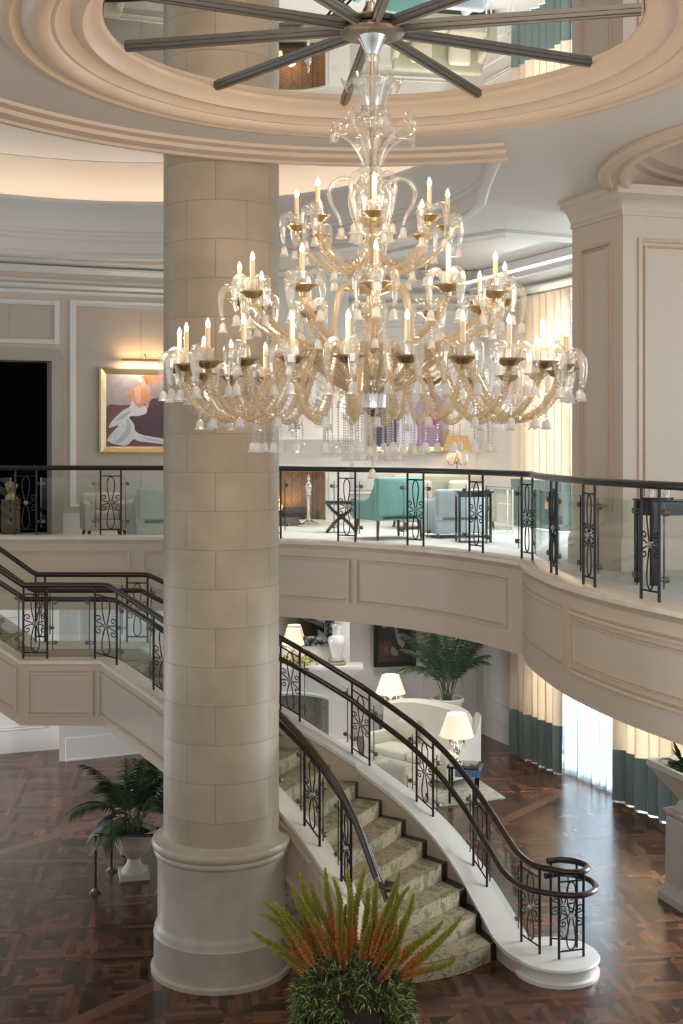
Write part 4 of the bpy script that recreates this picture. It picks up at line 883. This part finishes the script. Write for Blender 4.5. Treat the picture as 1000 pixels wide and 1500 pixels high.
# lower mantel: mirror, vase, lamp, greenery
mr = thing('wall_mirror', 'ornate silver framed mirror above the lower fireplace', 'mirror', (-.98, 25.22, 2.05))
fr = MB(); 
for c_, s_ in (((-.98, 25.22, 2.16), (1.66, .06, .2)), ((-.98, 25.22, 3.40), (1.66, .06, .2)), ((-1.71, 25.22, 2.78), (.2, .06, 1.05)), ((-.25, 25.22, 2.78), (.2, .06, 1.05))): fr.rbox(c_, s_, .02)
fr.build('frame', 'venetian_frame', mr); MB().box((-.98, 25.235, 2.78), (1.3, .02, 1.1)).build('mirror_glass', 'mirror', mr)
vs_ = thing('vase', 'tall white porcelain vase on a gilt stand on the lower mantel', 'vase', (-.10, 25.05, 1.72))
MB().lathe([(0, .12), (.09, .12), (.10, .16), (.17, .42), (.185, .5), (.165, .56), (.09, .60), (.085, .72), (.11, .80), (.10, .80), (.07, .74), (0, .7)], (-.10, 25.05, 1.72), 28).build('vase_body', 'porcelain', vs_)
MB().lathe([(0, 0), (.19, 0), (.20, .04), (.15, .06), (.17, .10), (.12, .13), (0, .13)], (-.10, 25.05, 1.72), 20, lambda a, z: 1+.12*math.sin(9*a+z*60)).build('stand', 'rock', vs_)
def lamp(label, x, y, z, s=1., shade=(.17, .26, .30), power=9, base_m='silver', cat='table lamp', fac=False):
    root = thing('table_lamp', label, cat, (x, y, z)); 
    MB().lathe([(0, 0), (.09*s, 0), (.09*s, .025), (.035*s, .05), (.025*s, .10*s), (.05*s, .16*s), (.055*s, .24*s), (.025*s, .31*s), (.012*s, .36*s), (.012*s, .46*s), (0, .46*s)], (x, y, z), 20).build('lamp_base', base_m, root)
    br = MB(); 
    for sg in (1, -1): br.tube(catmull([(x, y, z+.30*s), (x+sg*.08*s, y, z+.36*s), (x+sg*.10*s, y, z+.30*s), (x+sg*.06*s, y, z+.26*s)], 5), .012*s, 6)
    br.build('scroll_arm', base_m, root)
    a, b, h = shade; z0 = z+.40*s
    MB().ring([(b*s, 0), (a*s, h*s), (a*s-.004, h*s), (b*s-.004, .0), (b*s, 0)], (x, y, z0), 8 if fac else 32).build('lamp_shade', 'lampshade', root, smooth=20)
    MB().lathe([(0, 0), (.025, .01), (.03, .04), (0, .09)], (x, y, z0+.08*s), 10).build('bulb', 'bulb_glow', root)
    point('lamp_light', (x, y, z0+.15*s), power, WARM, .06); return root
lamp('small lit lamp on the lower mantel, added for the lamp reflection in the mirror', -.98, 24.95, 1.72, 1.05, (.13, .22, .30), 4)  # added lamp standing in for a lamp reflected in the mirror
g = thing('green_arrangement', 'low green and yellow flower arrangement on the lower mantel', 'plant', (-.85, 24.8, 1.72)); mb = MB()
for i in range(90):
    a = random.uniform(0, 2*PI); r = random.uniform(.02, .38); p = V(-.85+r*math.cos(a), 24.93+.12*math.sin(a), 1.75+random.uniform(0, .16)); mb.cur = i % 2
    mb.lathe([(0, -.025), (.03, 0), (0, .025)], p, 5)
mb.build('blooms', ['leaf_green', 'flower_lime'], g, smooth=0)
# ---- upholstered seating
def seat(name, label, cat, loc, ang, w_, d_, sh, bh, ah, m_, leg='walnut', ncush=1, wing=0., pillow=None, legh=.14, backt=.16, armw=.14, curved=False):
    """faces -Y before rotation"""
    r = thing(name, label, cat, (0, 0, 0)); iw = w_-2*armw
    MB().rbox((0, 0, legh+(sh-.14-legh)/2), (w_-.02, d_-.02, sh-.14-legh), .04).build('frame', m_, r)
    for i in range(ncush): MB().rbox((-iw/2+iw*(i+.5)/ncush, -.04, sh-.07), (iw/ncush-.01, d_-backt-.02, .16), .05).build('seat_cushion', m_, r)
    bk = MB()
    if curved:
        n = 14; vs = []
        for i in range(n+1):
            u = -1+2*i/n; x = u*w_/2; y = d_/2-.02-(abs(u)**3)*.30; h = bh-(abs(u)**4)*.10
            for yy, zz in ((y-backt, sh-.1), (y, sh-.15), (y+.06, h), (y-backt*.3, h+.01), (y-backt+.02, h-.05)): vs.append((x, yy, zz))
        bk.add(vs, [(i*5+j, i*5+(j+1) % 5, (i+1)*5+(j+1) % 5, (i+1)*5+j) for i in range(n) for j in range(5)]+[(4, 3, 2, 1, 0), tuple(n*5+j for j in range(5))])
    else: bk.rbox((0, d_/2-backt/2, (sh-.1+bh)/2), (w_-.04, backt, bh-sh+.1), .06)
    bk.build('backrest', m_, r)
    for s_ in (-1, 1):
        a = MB(); n = 10; vs = []
        for i in range(n+1):      # arm sweeps up into the back
            t = i/n; y = -d_/2+.02+t*(d_-.06); h = ah+(bh-ah)*wing*max(0, (t-.45)/.55)**2
            for x, zz in ((s_*(w_/2-armw), legh), (s_*(w_/2), legh), (s_*(w_/2+.01), h-.05), (s_*(w_/2-.03), h), (s_*(w_/2-armw+.03), h), (s_*(w_/2-armw-.01), h-.05)): vs.append((x, y, zz))
        a.add(vs, [(i*6+j, i*6+(j+1) % 6, (i+1)*6+(j+1) % 6, (i+1)*6+j) for i in range(n) for j in range(6)]+[(5, 4, 3, 2, 1, 0), tuple(n*6+j for j in range(6))]); a.build('armrest', m_, r, smooth=50)
    for sx_ in (-1, 1):
        for sy_ in (-1, 1): MB().tube([(sx_*(w_/2-.08), sy_*(d_/2-.08), legh+.03), (sx_*(w_/2-.05), sy_*(d_/2-.05), 0)], lambda t: .032-.012*t, 8).build('leg', leg, r)
    if pillow: 
        for px_, pm in pillow:
            MB().rbox((px_, d_/2-backt-.12, sh+.24), (.46, .16, .42), .075, 0, 4).build('pillow', pm, r)
    r.location = loc; r.rotation_euler = (0, 0, ang); return r
seat('armchair', 'teal leather armchair with dark wood legs behind the upper railing', 'armchair', (.82, 21.5, ZU), math.radians(-152), .98, .88, .50, 1.08, .68, 'teal_leather', 'walnut', 1, .9, legh=.34, curved=False)
seat('sofa', 'sage grey tufted sofa on the upper floor beyond the teal armchair', 'sofa', (2.0, 24.2, ZU), math.radians(12), 1.9, .95, .48, 1.05, .70, 'tufted_sage', 'walnut', 2, .6, pillow=[(-.4, 'upholstery_cream'), (.4, 'upholstery_white')])
seat('armchair', 'pale blue grey armchair behind the small black table upstairs', 'armchair', (1.98, 21.9, ZU), math.radians(-165), .95, .9, .46, .86, .66, 'upholstery_blue', 'walnut', 1, .5, legh=.08)
seat('armchair', 'pale grey tub armchair upstairs, left of the column', 'armchair', (-3.05, 21.2, ZU), math.radians(-160), 1.15, .95, .46, .92, .64, 'upholstery_grey', 'walnut', 1, .8, legh=.08)
seat('armchair', 'beige armchair upstairs against the wall below the gilt painting', 'armchair', (-4.2, 21.75, ZU), math.radians(20), .75, .75, .46, .78, .60, 'upholstery_cream', 'black_wood', 1, .5)
seat('settee', 'cream high backed settee in the lower lounge', 'sofa', (1.5, 23.0, .022), math.radians(-47), 2.1, 1.0, .46, 1.28, .68, 'upholstery_white', 'walnut', 2, .95, pillow=[(-.55, 'upholstery_cream')], curved=True)
seat('armchair', 'cream upholstered chair in the lower lounge nearer the stairs', 'armchair', (.9, 21.3, .022), math.radians(150), 1.0, .95, .46, .74, .6, 'upholstery_cream', 'walnut', 1, .3)
# ---- tables
def table(name, label, loc, w_, d_, h, topm, legm, ang=0, shelf=False, apron=.07, lt=.04, cat='table'):
    r = thing(name, label, cat, (0, 0, 0))
    MB().rbox((0, 0, h-.015), (w_, d_, .03), .008).build('tabletop', topm, r)
    if apron: MB().box((0, 0, h-.03-apron/2), (w_-.06, d_-.06, apron)).build('apron', legm, r)
    for sx_ in (-1, 1):
        for sy_ in (-1, 1): MB().box((sx_*(w_/2-.05), sy_*(d_/2-.05), (h-.03)/2), (lt, lt, h-.03)).build('leg', legm, r)
    if shelf: MB().rbox((0, 0, .10), (w_-.08, d_-.08, .03), .005).build('shelf', topm, r)
    r.location = loc; r.rotation_euler = (0, 0, ang); return r
table('side_table', 'small black side table in front of the blue grey armchair', (2.22, 20.75, ZU), .62, .5, .86, 'black_lacquer', 'black_lacquer', .05, True)
table('side_table', 'pale metal and glass side table beside the upper lounge drapes', (2.9, 22.6, ZU), .5, .5, .85, 'pane_glass', 'silver', .1, True, 0, .03)
table('console_table', 'dark wood console table in front of the panelled pier', (4.1, 14.6, ZU), 1.2, .45, 1.0, 'black_lacquer', 'black_wood', .3, False, .16, .07)
tr_ = thing('decanter_tray', 'silver tray of cut glass decanters on the console table', 'tray', (3.72, 14.45, ZU+1.0))
MB().lathe([(0, 0), (.17, 0), (.19, .02), (.17, .012), (0, .01)], (3.72, 14.45, ZU+1.0), 24).build('tray', 'silver', tr_)
for i, (dx, dy) in enumerate(((-.08, 0), (.03, .05), (.09, -.05))):
    tag(MB().lathe([(0, 0), (.04, 0), (.045, .08), (.02, .12), (.018, .15), (.025, .155), (.018, .19), (0, .19)], (3.72+dx, 14.45+dy, ZU+1.012), 14).build('decanter', 'crystal_bead'), 'small cut glass decanter on the silver tray', 'decanter', 'decanters on the tray')
cb_ = thing('side_cabinet', 'brass and dark wood pedestal stand at the far left of the upper floor', 'stand', (-5.65, 21.0, ZU))
MB().box((-5.65, 21.0, ZU+.35), (.26, .24, .70)).build('pedestal', 'walnut', cb_); MB().lathe([(0, .70), (.12, .70), (.10, .76), (.05, .8), (.09, .88), (.12, .95), (.07, 1.0), (0, 1.02)], (-5.65, 21.0, ZU), 12, lambda a, z: 1+.2*math.sin(5*a)).build('gilt_finial', 'brass', cb_)
st_ = thing('folding_stool', 'black cross legged stool near the upper fireplace', 'stool', (-.0, 22.9, ZU))
MB().rbox((0, 22.9, ZU+.56), (.62, .42, .07), .03).build('seat', 'black_lacquer', st_)
for y in (22.74, 23.06):
    for s_ in (1, -1): MB().tube(catmull([(s_*-.28, y, ZU), (s_*-.15, y, ZU+.16), (0, y, ZU+.29), (s_*.15, y, ZU+.40), (s_*.26, y, ZU+.53)], 4), .025, 8).build('leg', 'black_lacquer', st_)
# sconce
sc = thing('wall_sconce', 'crystal wall sconce with tan fabric shade on the upper lounge wall', 'wall lamp', (2.47, 26.2, 6.2))
MB().ring([(.30, 0), (.22, .32), (.216, .32), (.296, 0), (.30, 0)], (2.47, 26.2, 6.07), 4).build('lamp_shade', 'sconce_shade', sc, smooth=0)
mb = MB()
for s_ in (-1, 1): mb.tube(catmull([(2.47, 26.35, 5.9), (2.47+s_*.10, 26.25, 5.75), (2.47+s_*.2, 26.2, 5.82), (2.47+s_*.2, 26.2, 6.0)], 5), .014, 6)
mb.lathe([(0, -.28), (.03, -.2), (.02, -.1), (.06, 0), (.02, .1), (0, .2)], (2.47, 26.3, 5.85), 10); mb.build('bracket', 'silver', sc)
point('sconce_light', (2.47, 26.2, 6.2), 5, WARM, .08)
# lower end tables and lamps
et = thing('round_table', 'round black table with a lit lamp behind the cream settee', 'table', (.95, 24.6, 0))
MB().lathe([(0, .70), (.33, .70), (.34, .72), (.33, .74), (0, .74)], (.95, 24.6, 0), 32).build('tabletop', 'black_lacquer', et)
for i in range(4): a = PI/4+i*PI/2; MB().box((  .95+.24*math.cos(a), 24.6+.24*math.sin(a), .35), (.04, .04, .70)).build('leg', 'black_lacquer', et)
lamp('lit silver table lamp on the round black table behind the settee', .98, 24.6, .742, 1.2, (.145, .25, .30), 10, fac=False)
_et = table('end_table', 'dark end table with glossy blue side in front of the cream settee', (2.12, 21.3, .022), .55, .5, .64, 'black_lacquer', 'black_lacquer', -.2, False, .0)
MB().box((2.12+.10, 21.3, .022+.54), (.46, .50, .13)).build('drawer', 'blue_panel', _et)
lamp('lit silver table lamp on the dark end table beside the settee', 2.0, 21.33, .664, 1.2, (.14, .25, .32), 10)
fv = thing('flower_vase', 'small glass vase of pale roses beside the right hand lamp', 'vase', (1.90, 21.16, .664))
MB().lathe([(0, 0), (.05, 0), (.055, .12), (.05, .12), (0, .01)], (1.90, 21.16, .664), 14).build('vase_body', 'crystal_bead', fv); mb = MB()
for i in range(14):
    a = i*2.4; r = .02+.005*i; mb.lathe([(0, -.04), (.045, 0), (0, .04)], (1.90+r*math.cos(a), 21.16+r*math.sin(a), .85-.003*i+.02*math.sin(i)), 8)
mb.build('roses', 'flower_white', fv)
tag(MB().poly([(2.87, 21.5), (2.35, 23.3), (-.9, 22.5), (-.2, 20.2)], .002, .02).build('rug', 'rug_pattern', smooth=0), 'patterned beige rug under the lower lounge seating', 'rug')
# ---- palms
def frond(mb, base, az, L_, up, droop, nl=20, lw=.019, ll=.34):
    pts = []; d = V(math.cos(az), math.sin(az), 0)
    for i in range(15):
        t = i/14; pts.append(base+d*(L_*t*(.35+.5*t))+V(0, 0, up*t-droop*t**2.6))
    mb.cur = 1; mb.tube(pts, lambda t: .008*(1-.7*t)+.002, 5); mb.cur = 0
    pth = Path(pts)
    for i in range(nl):
        t = .34+.66*i/nl; p = pth.at(pth.L*t); p2 = pth.at(min(pth.L, pth.L*t+.03)); tg = (p2-p)
        if tg.length < 1e-5: tg = pts[-1]-pts[-2]
        tg.normalize(); sd_ = tg.cross(V(0, 0, 1)); sd_.normalize(); l = ll*(1-.55*abs(t-.55)/.5)*random.uniform(.85, 1.1)
        for s_ in (1, -1):
            dr2 = (sd_*s_*.75+tg*.75).normalized(); e = p+dr2*l-V(0, 0, l*.38); m_ = p+dr2*l*.5-V(0, 0, l*.06); wv = tg*lw
            mb.add([p-wv*.5, m_-wv, e, m_+wv, p+wv*.5], [(0, 1, 3, 4), (1, 2, 3)])
def palm(label, loc, pot_prof, n, L_, up, droop, z_soil, potm='stone_urn', flute=None, plinth=None, ll=.34, stems=5, group=None, sr=.16):
    r = thing('potted_palm', label, 'potted palm', loc); o = Vector(loc)
    pb_ = MB().lathe(pot_prof, loc, 40, flute)
    if plinth: pb_.box((o.x, o.y, o.z+plinth[1]/2), (plinth[0], plinth[0], plinth[1]), .25)
    pb_.build('urn', potm, r)
    MB().lathe([(0, z_soil), (sr, z_soil-.01)], loc, 24).build('soil', 'soil', r)
    f = MB(); k = 0
    for i in range(n):
        a = 2*PI*i/n*2.4+random.uniform(-.2, .2); q = .25+.75*((i % 5)/4)
        f2 = o+V(.07*math.cos(i*1.7), .07*math.sin(i*1.7), z_soil-.02)
        frond(f, f2, a, L_*random.uniform(.8, 1.1), up*(1.15-.45*q)*random.uniform(.9, 1.08), droop*q*random.uniform(.8, 1.15), ll=ll)
    f.build('fronds', ['palm_green', 'palm_stem'], r, smooth=0); return r
urn = [(0, .06), (.20, .06), (.17, .10), (.10, .20), (.09, .26), (.12, .30), (.20, .36), (.26, .48), (.28, .60), (.30, .63), (.32, .66), (.31, .68), (.27, .67), (.24, .62), (0, .60)]
palm('potted palm in a fluted stone urn behind the low iron barrier', (-2.98, 17.65, 0), urn, 20, 1.0, 1.35, .95, .63, flute=lambda a, z: 1+(.035*abs(math.sin(10*a)) if .3 < z < .6 else 0), plinth=(.42, .08), ll=.42, sr=.25)
pot = [(0, 0), (.20, 0), (.22, .05), (.22, .15), (.27, .8), (.30, 1.02), (.34, 1.04), (.35, 1.10), (.33, 1.12), (.30, 1.10), (.28, 1.0), (0, 1.0)]
palm('tall palm in a round white planter in the corner of the lower lounge', (2.12, 24.7, 0), pot, 20, 1.10, 2.1, .75, 1.02, potm='marble_white', ll=.42, sr=.29)
# ---- low iron barrier
br_ = thing('barrier_rail', 'low dark iron barrier rail around the palm urn, left of the column', 'barrier', (-3.38, 17.0, 0))
for x, y in ((-3.40, 17.0), (-3.34, 17.85), (-2.50, 16.95), (-3.27, 18.6), (-2.4, 18.55)):
    MB().tube([(x, y, .03), (x, y, .79)], .017, 8).build('post', 'iron', br_); MB().lathe([(0, 0), (.085, 0), (.085, .015), (.05, .035), (.04, .06), (.02, .07), (0, .07)], (x, y, 0), 16).build('post_foot', 'bronze', br_)
MB().tube([(-3.42, 17.0, .80), (-1.9, 16.93, .80)], .02, 8).build('top_rail', 'iron', br_)
MB().tube([(-3.27, 18.6, .80), (-1.9, 18.5, .80)], .02, 8).build('top_rail', 'iron', br_)
MB().tube([(-3.32, 17.9, .62), (-1.9, 17.85, .62)], .015, 8).build('top_rail', 'iron', br_)
MB().box((-3.335, 17.8, .805), (.10, 1.65, .015), -.085).build('polished_top', 'painted_window_reflection', br_)
# ---- pedestal planter at the right
pd = thing('pedestal_planter', 'square stone pedestal planter with dark green leaves at the right edge', 'planter', (4.75, 16.55, 0))
q = MB(); cx_, cy_ = 4.78, 16.6
def sq(mb, prof, c, ang):
    vs = []
    for h_, z_ in prof:
        for i in range(4): a = ang+PI/4+i*PI/2; vs.append((c[0]+h_*math.sqrt(2)*math.cos(a), c[1]+h_*math.sqrt(2)*math.sin(a), z_))
    n = len(prof); mb.add(vs, [(i*4+j, i*4+(j+1) % 4, (i+1)*4+(j+1) % 4, (i+1)*4+j) for i in range(n-1) for j in range(4)]+[(3, 2, 1, 0), tuple((n-1)*4+j for j in range(4))])
sq(q, [(.36, 0), (.36, .10), (.33, .14), (.31, .18), (.29, .24), (.28, 1.10), (.27, 1.14), (.31, 1.20), (.31, 1.24)], (cx_, cy_), .30); q.build('pedestal', 'stone_pedestal', pd, smooth=0)
q = MB(); sq(q, [(.22, 1.24), (.18, 1.30), (.15, 1.38), (.20, 1.44), (.34, 1.62), (.42, 1.74), (.47, 1.80), (.47, 1.88), (.43, 1.88), (.40, 1.80)], (cx_, cy_), .30); q.build('planter_bowl', 'stone_urn', pd, smooth=0)
MB().poly([(cx_-.3, cy_-.3), (cx_+.3, cy_-.3), (cx_+.3, cy_+.3), (cx_-.3, cy_+.3)], 1.82, 1.84).build('soil', 'soil', pd)
f = MB()
for i in range(90):
    a = random.uniform(0, 2*PI); l = random.uniform(.25, .5); e = random.uniform(.1, .95); b0 = V(cx_+random.uniform(-.15, .15), cy_+random.uniform(-.15, .15), 1.83); d = V(math.cos(a)*math.cos(e*1.3), math.sin(a)*math.cos(e*1.3), math.sin(e*1.3)); s_ = V(-math.sin(a), math.cos(a), 0)*.05
    m_ = b0+d*l*.55; t_ = b0+d*l-V(0, 0, .10*(1-e)); f.add([b0, m_+s_, t_, m_-s_, m_+V(0, 0, -.02)], [(0, 1, 4), (1, 2, 4), (0, 4, 3), (4, 2, 3)])
f.build('leaves', 'palm_green', pd, smooth=0)
# ---- flower arrangement in the foreground
FX, FY = .10, 11.0
fa = thing('flower_arrangement', 'large foreground arrangement of orange and lime flower spikes over grassy foliage', 'flower arrangement', (FX, FY, 0))
MB().lathe([(0, 0), (.42, 0), (.42, .08), (.30, .14), (.20, .30), (.20, .40), (.34, .55), (.46, .80), (.47, .98), (.50, 1.02), (.50, 1.07), (.44, 1.07), (.40, .98), (0, .95)], (FX, FY, 0), 48).build('urn', 'stone_urn', fa)
ft = MB()
for i in range(420):      # tufts of variegated grass
    a = random.uniform(0, 2*PI); th = math.acos(random.uniform(-.15, 1)); R_ = random.uniform(.42, .53); c = V(FX+R_*math.sin(th)*math.cos(a), FY+R_*math.sin(th)*math.sin(a), 1.12+.50*math.cos(th)); n0 = V(math.sin(th)*math.cos(a), math.sin(th)*math.sin(a), math.cos(th)+.2).normalized()
    for j in range(15):
        d = (n0+V(random.uniform(-1, 1), random.uniform(-1, 1), random.uniform(-.8, 1))*.85).normalized(); l = random.uniform(.06, .15); s_ = d.cross(V(random.uniform(-1, 1), random.uniform(-1, 1), 1)).normalized()*.006; ft.cur = 1 if j % 4 == 0 else 0
        m_ = c+d*l*.6; ft.add([c-s_, m_-s_, c+d*l-V(0, 0, .03), m_+s_, c+s_], [(0, 1, 3, 4), (1, 2, 3)])
ft.cur = 2; ft.lathe([(0, .9), (.40, 1.0), (.43, 1.2), (.33, 1.38), (.15, 1.48), (0, 1.5)], (FX, FY, 0), 20)
o = ft.build('grassy_foliage', ['leaf_green', 'leaf_pale', 'soil'], fa, smooth=0)
spikes = []
def spike(L_, bend, seed):
    rnd = random.Random(seed); m_ = MB(); pts = []
    for i in range(19): t = i/18; pts.append(V(bend*L_*math.sin(t*2.6)*.35*t+.05*math.sin(seed*1.9)*math.sin(t*5.5)*t+.07*math.cos(seed*2.7)*max(0, t-.8)/.2*.6, .02*math.sin(t*5), L_*t))
    pth = Path(pts); m_.tube(pts, lambda t: .008*(1-.5*t), 5)
    nb = int(230*L_); t0 = .30
    for i in range(nb):
        t = t0+(1-t0)*i/nb; p = pth.at(pth.L*t); a = i*2.4; w0 = .066*(1-((t-t0)/(1-t0))**2.0)**.5*(.35+.65*min(1, (t-t0)*5+.4))+.004
        d = V(math.cos(a), math.sin(a), .75+t*.6); d.normalize(); e = p+d*w0*rnd.uniform(.8, 1.2); s_ = V(-math.sin(a), math.cos(a), 0)*.012
        lim = .56+rnd.uniform(-.10, .10); m_.cur = 2 if t < lim else 1
        m_.add([p+s_*.3, p.lerp(e, .7)+s_, e, p.lerp(e, .7)-s_, p.lerp(e, .6)+V(0, 0, .01)], [(0, 1, 4), (1, 2, 4), (2, 3, 4), (3, 0, 4)])
    m_.cur = 0
    return m_
px_targets = [(392, 1330, .3), (412, 1315, 0), (432, 1282, 0), (448, 1310, 0), (462, 1290, 0), (472, 1272, 0), (488, 1285, 0), (500, 1325, .2), (520, 1272, .1), (530, 1268, .2), (542, 1300, 0), (556, 1285, -.1), (574, 1272, -.1), (585, 1305, 0), (598, 1298, 0), (610, 1310, 0), (635, 1338, -.3), (652, 1360, -.4), (672, 1338, -.3), (655, 1385, -.5), (384, 1320, .3), (358, 1378, .7), (376, 1345, .4), (420, 1300, .1), (440, 1295, 0), (510, 1300, 0), (565, 1320, 0), (600, 1340, -.2), (620, 1360, -.3), (402, 1355, .4), (420, 1420, .6), (600, 1430, -.5), (495, 1350, 0), (540, 1345, 0), (470, 1340, 0), (448, 1350, .1), (580, 1350, -.1), (520, 1330, 0), (398, 1400, .5), (630, 1400, -.4), (550, 1390, 0), (590, 1385, -.2), (430, 1385, .2), (515, 1385, 0)]
for i, (tx, ty, bend) in enumerate(px_targets):
    dd_ = random.uniform(-.45, .30); tip = P(tx, ty, FY+dd_*.8); base = V(FX+(tip.x-FX)*.25, FY+dd_*.35, 1.30); L_ = (tip-base).length
    m_ = spike(L_, -bend*.9 if tx > 512 else bend*.0-abs(bend)*.9*-1, i)
    q = V(0, 0, 1).rotation_difference((tip-base).normalized()).to_matrix()
    m_.v = [base+q @ v for v in m_.v]; m_.build('flower_spike', ['palm_stem', 'flower_lime', 'flower_orange'], fa, smooth=0)
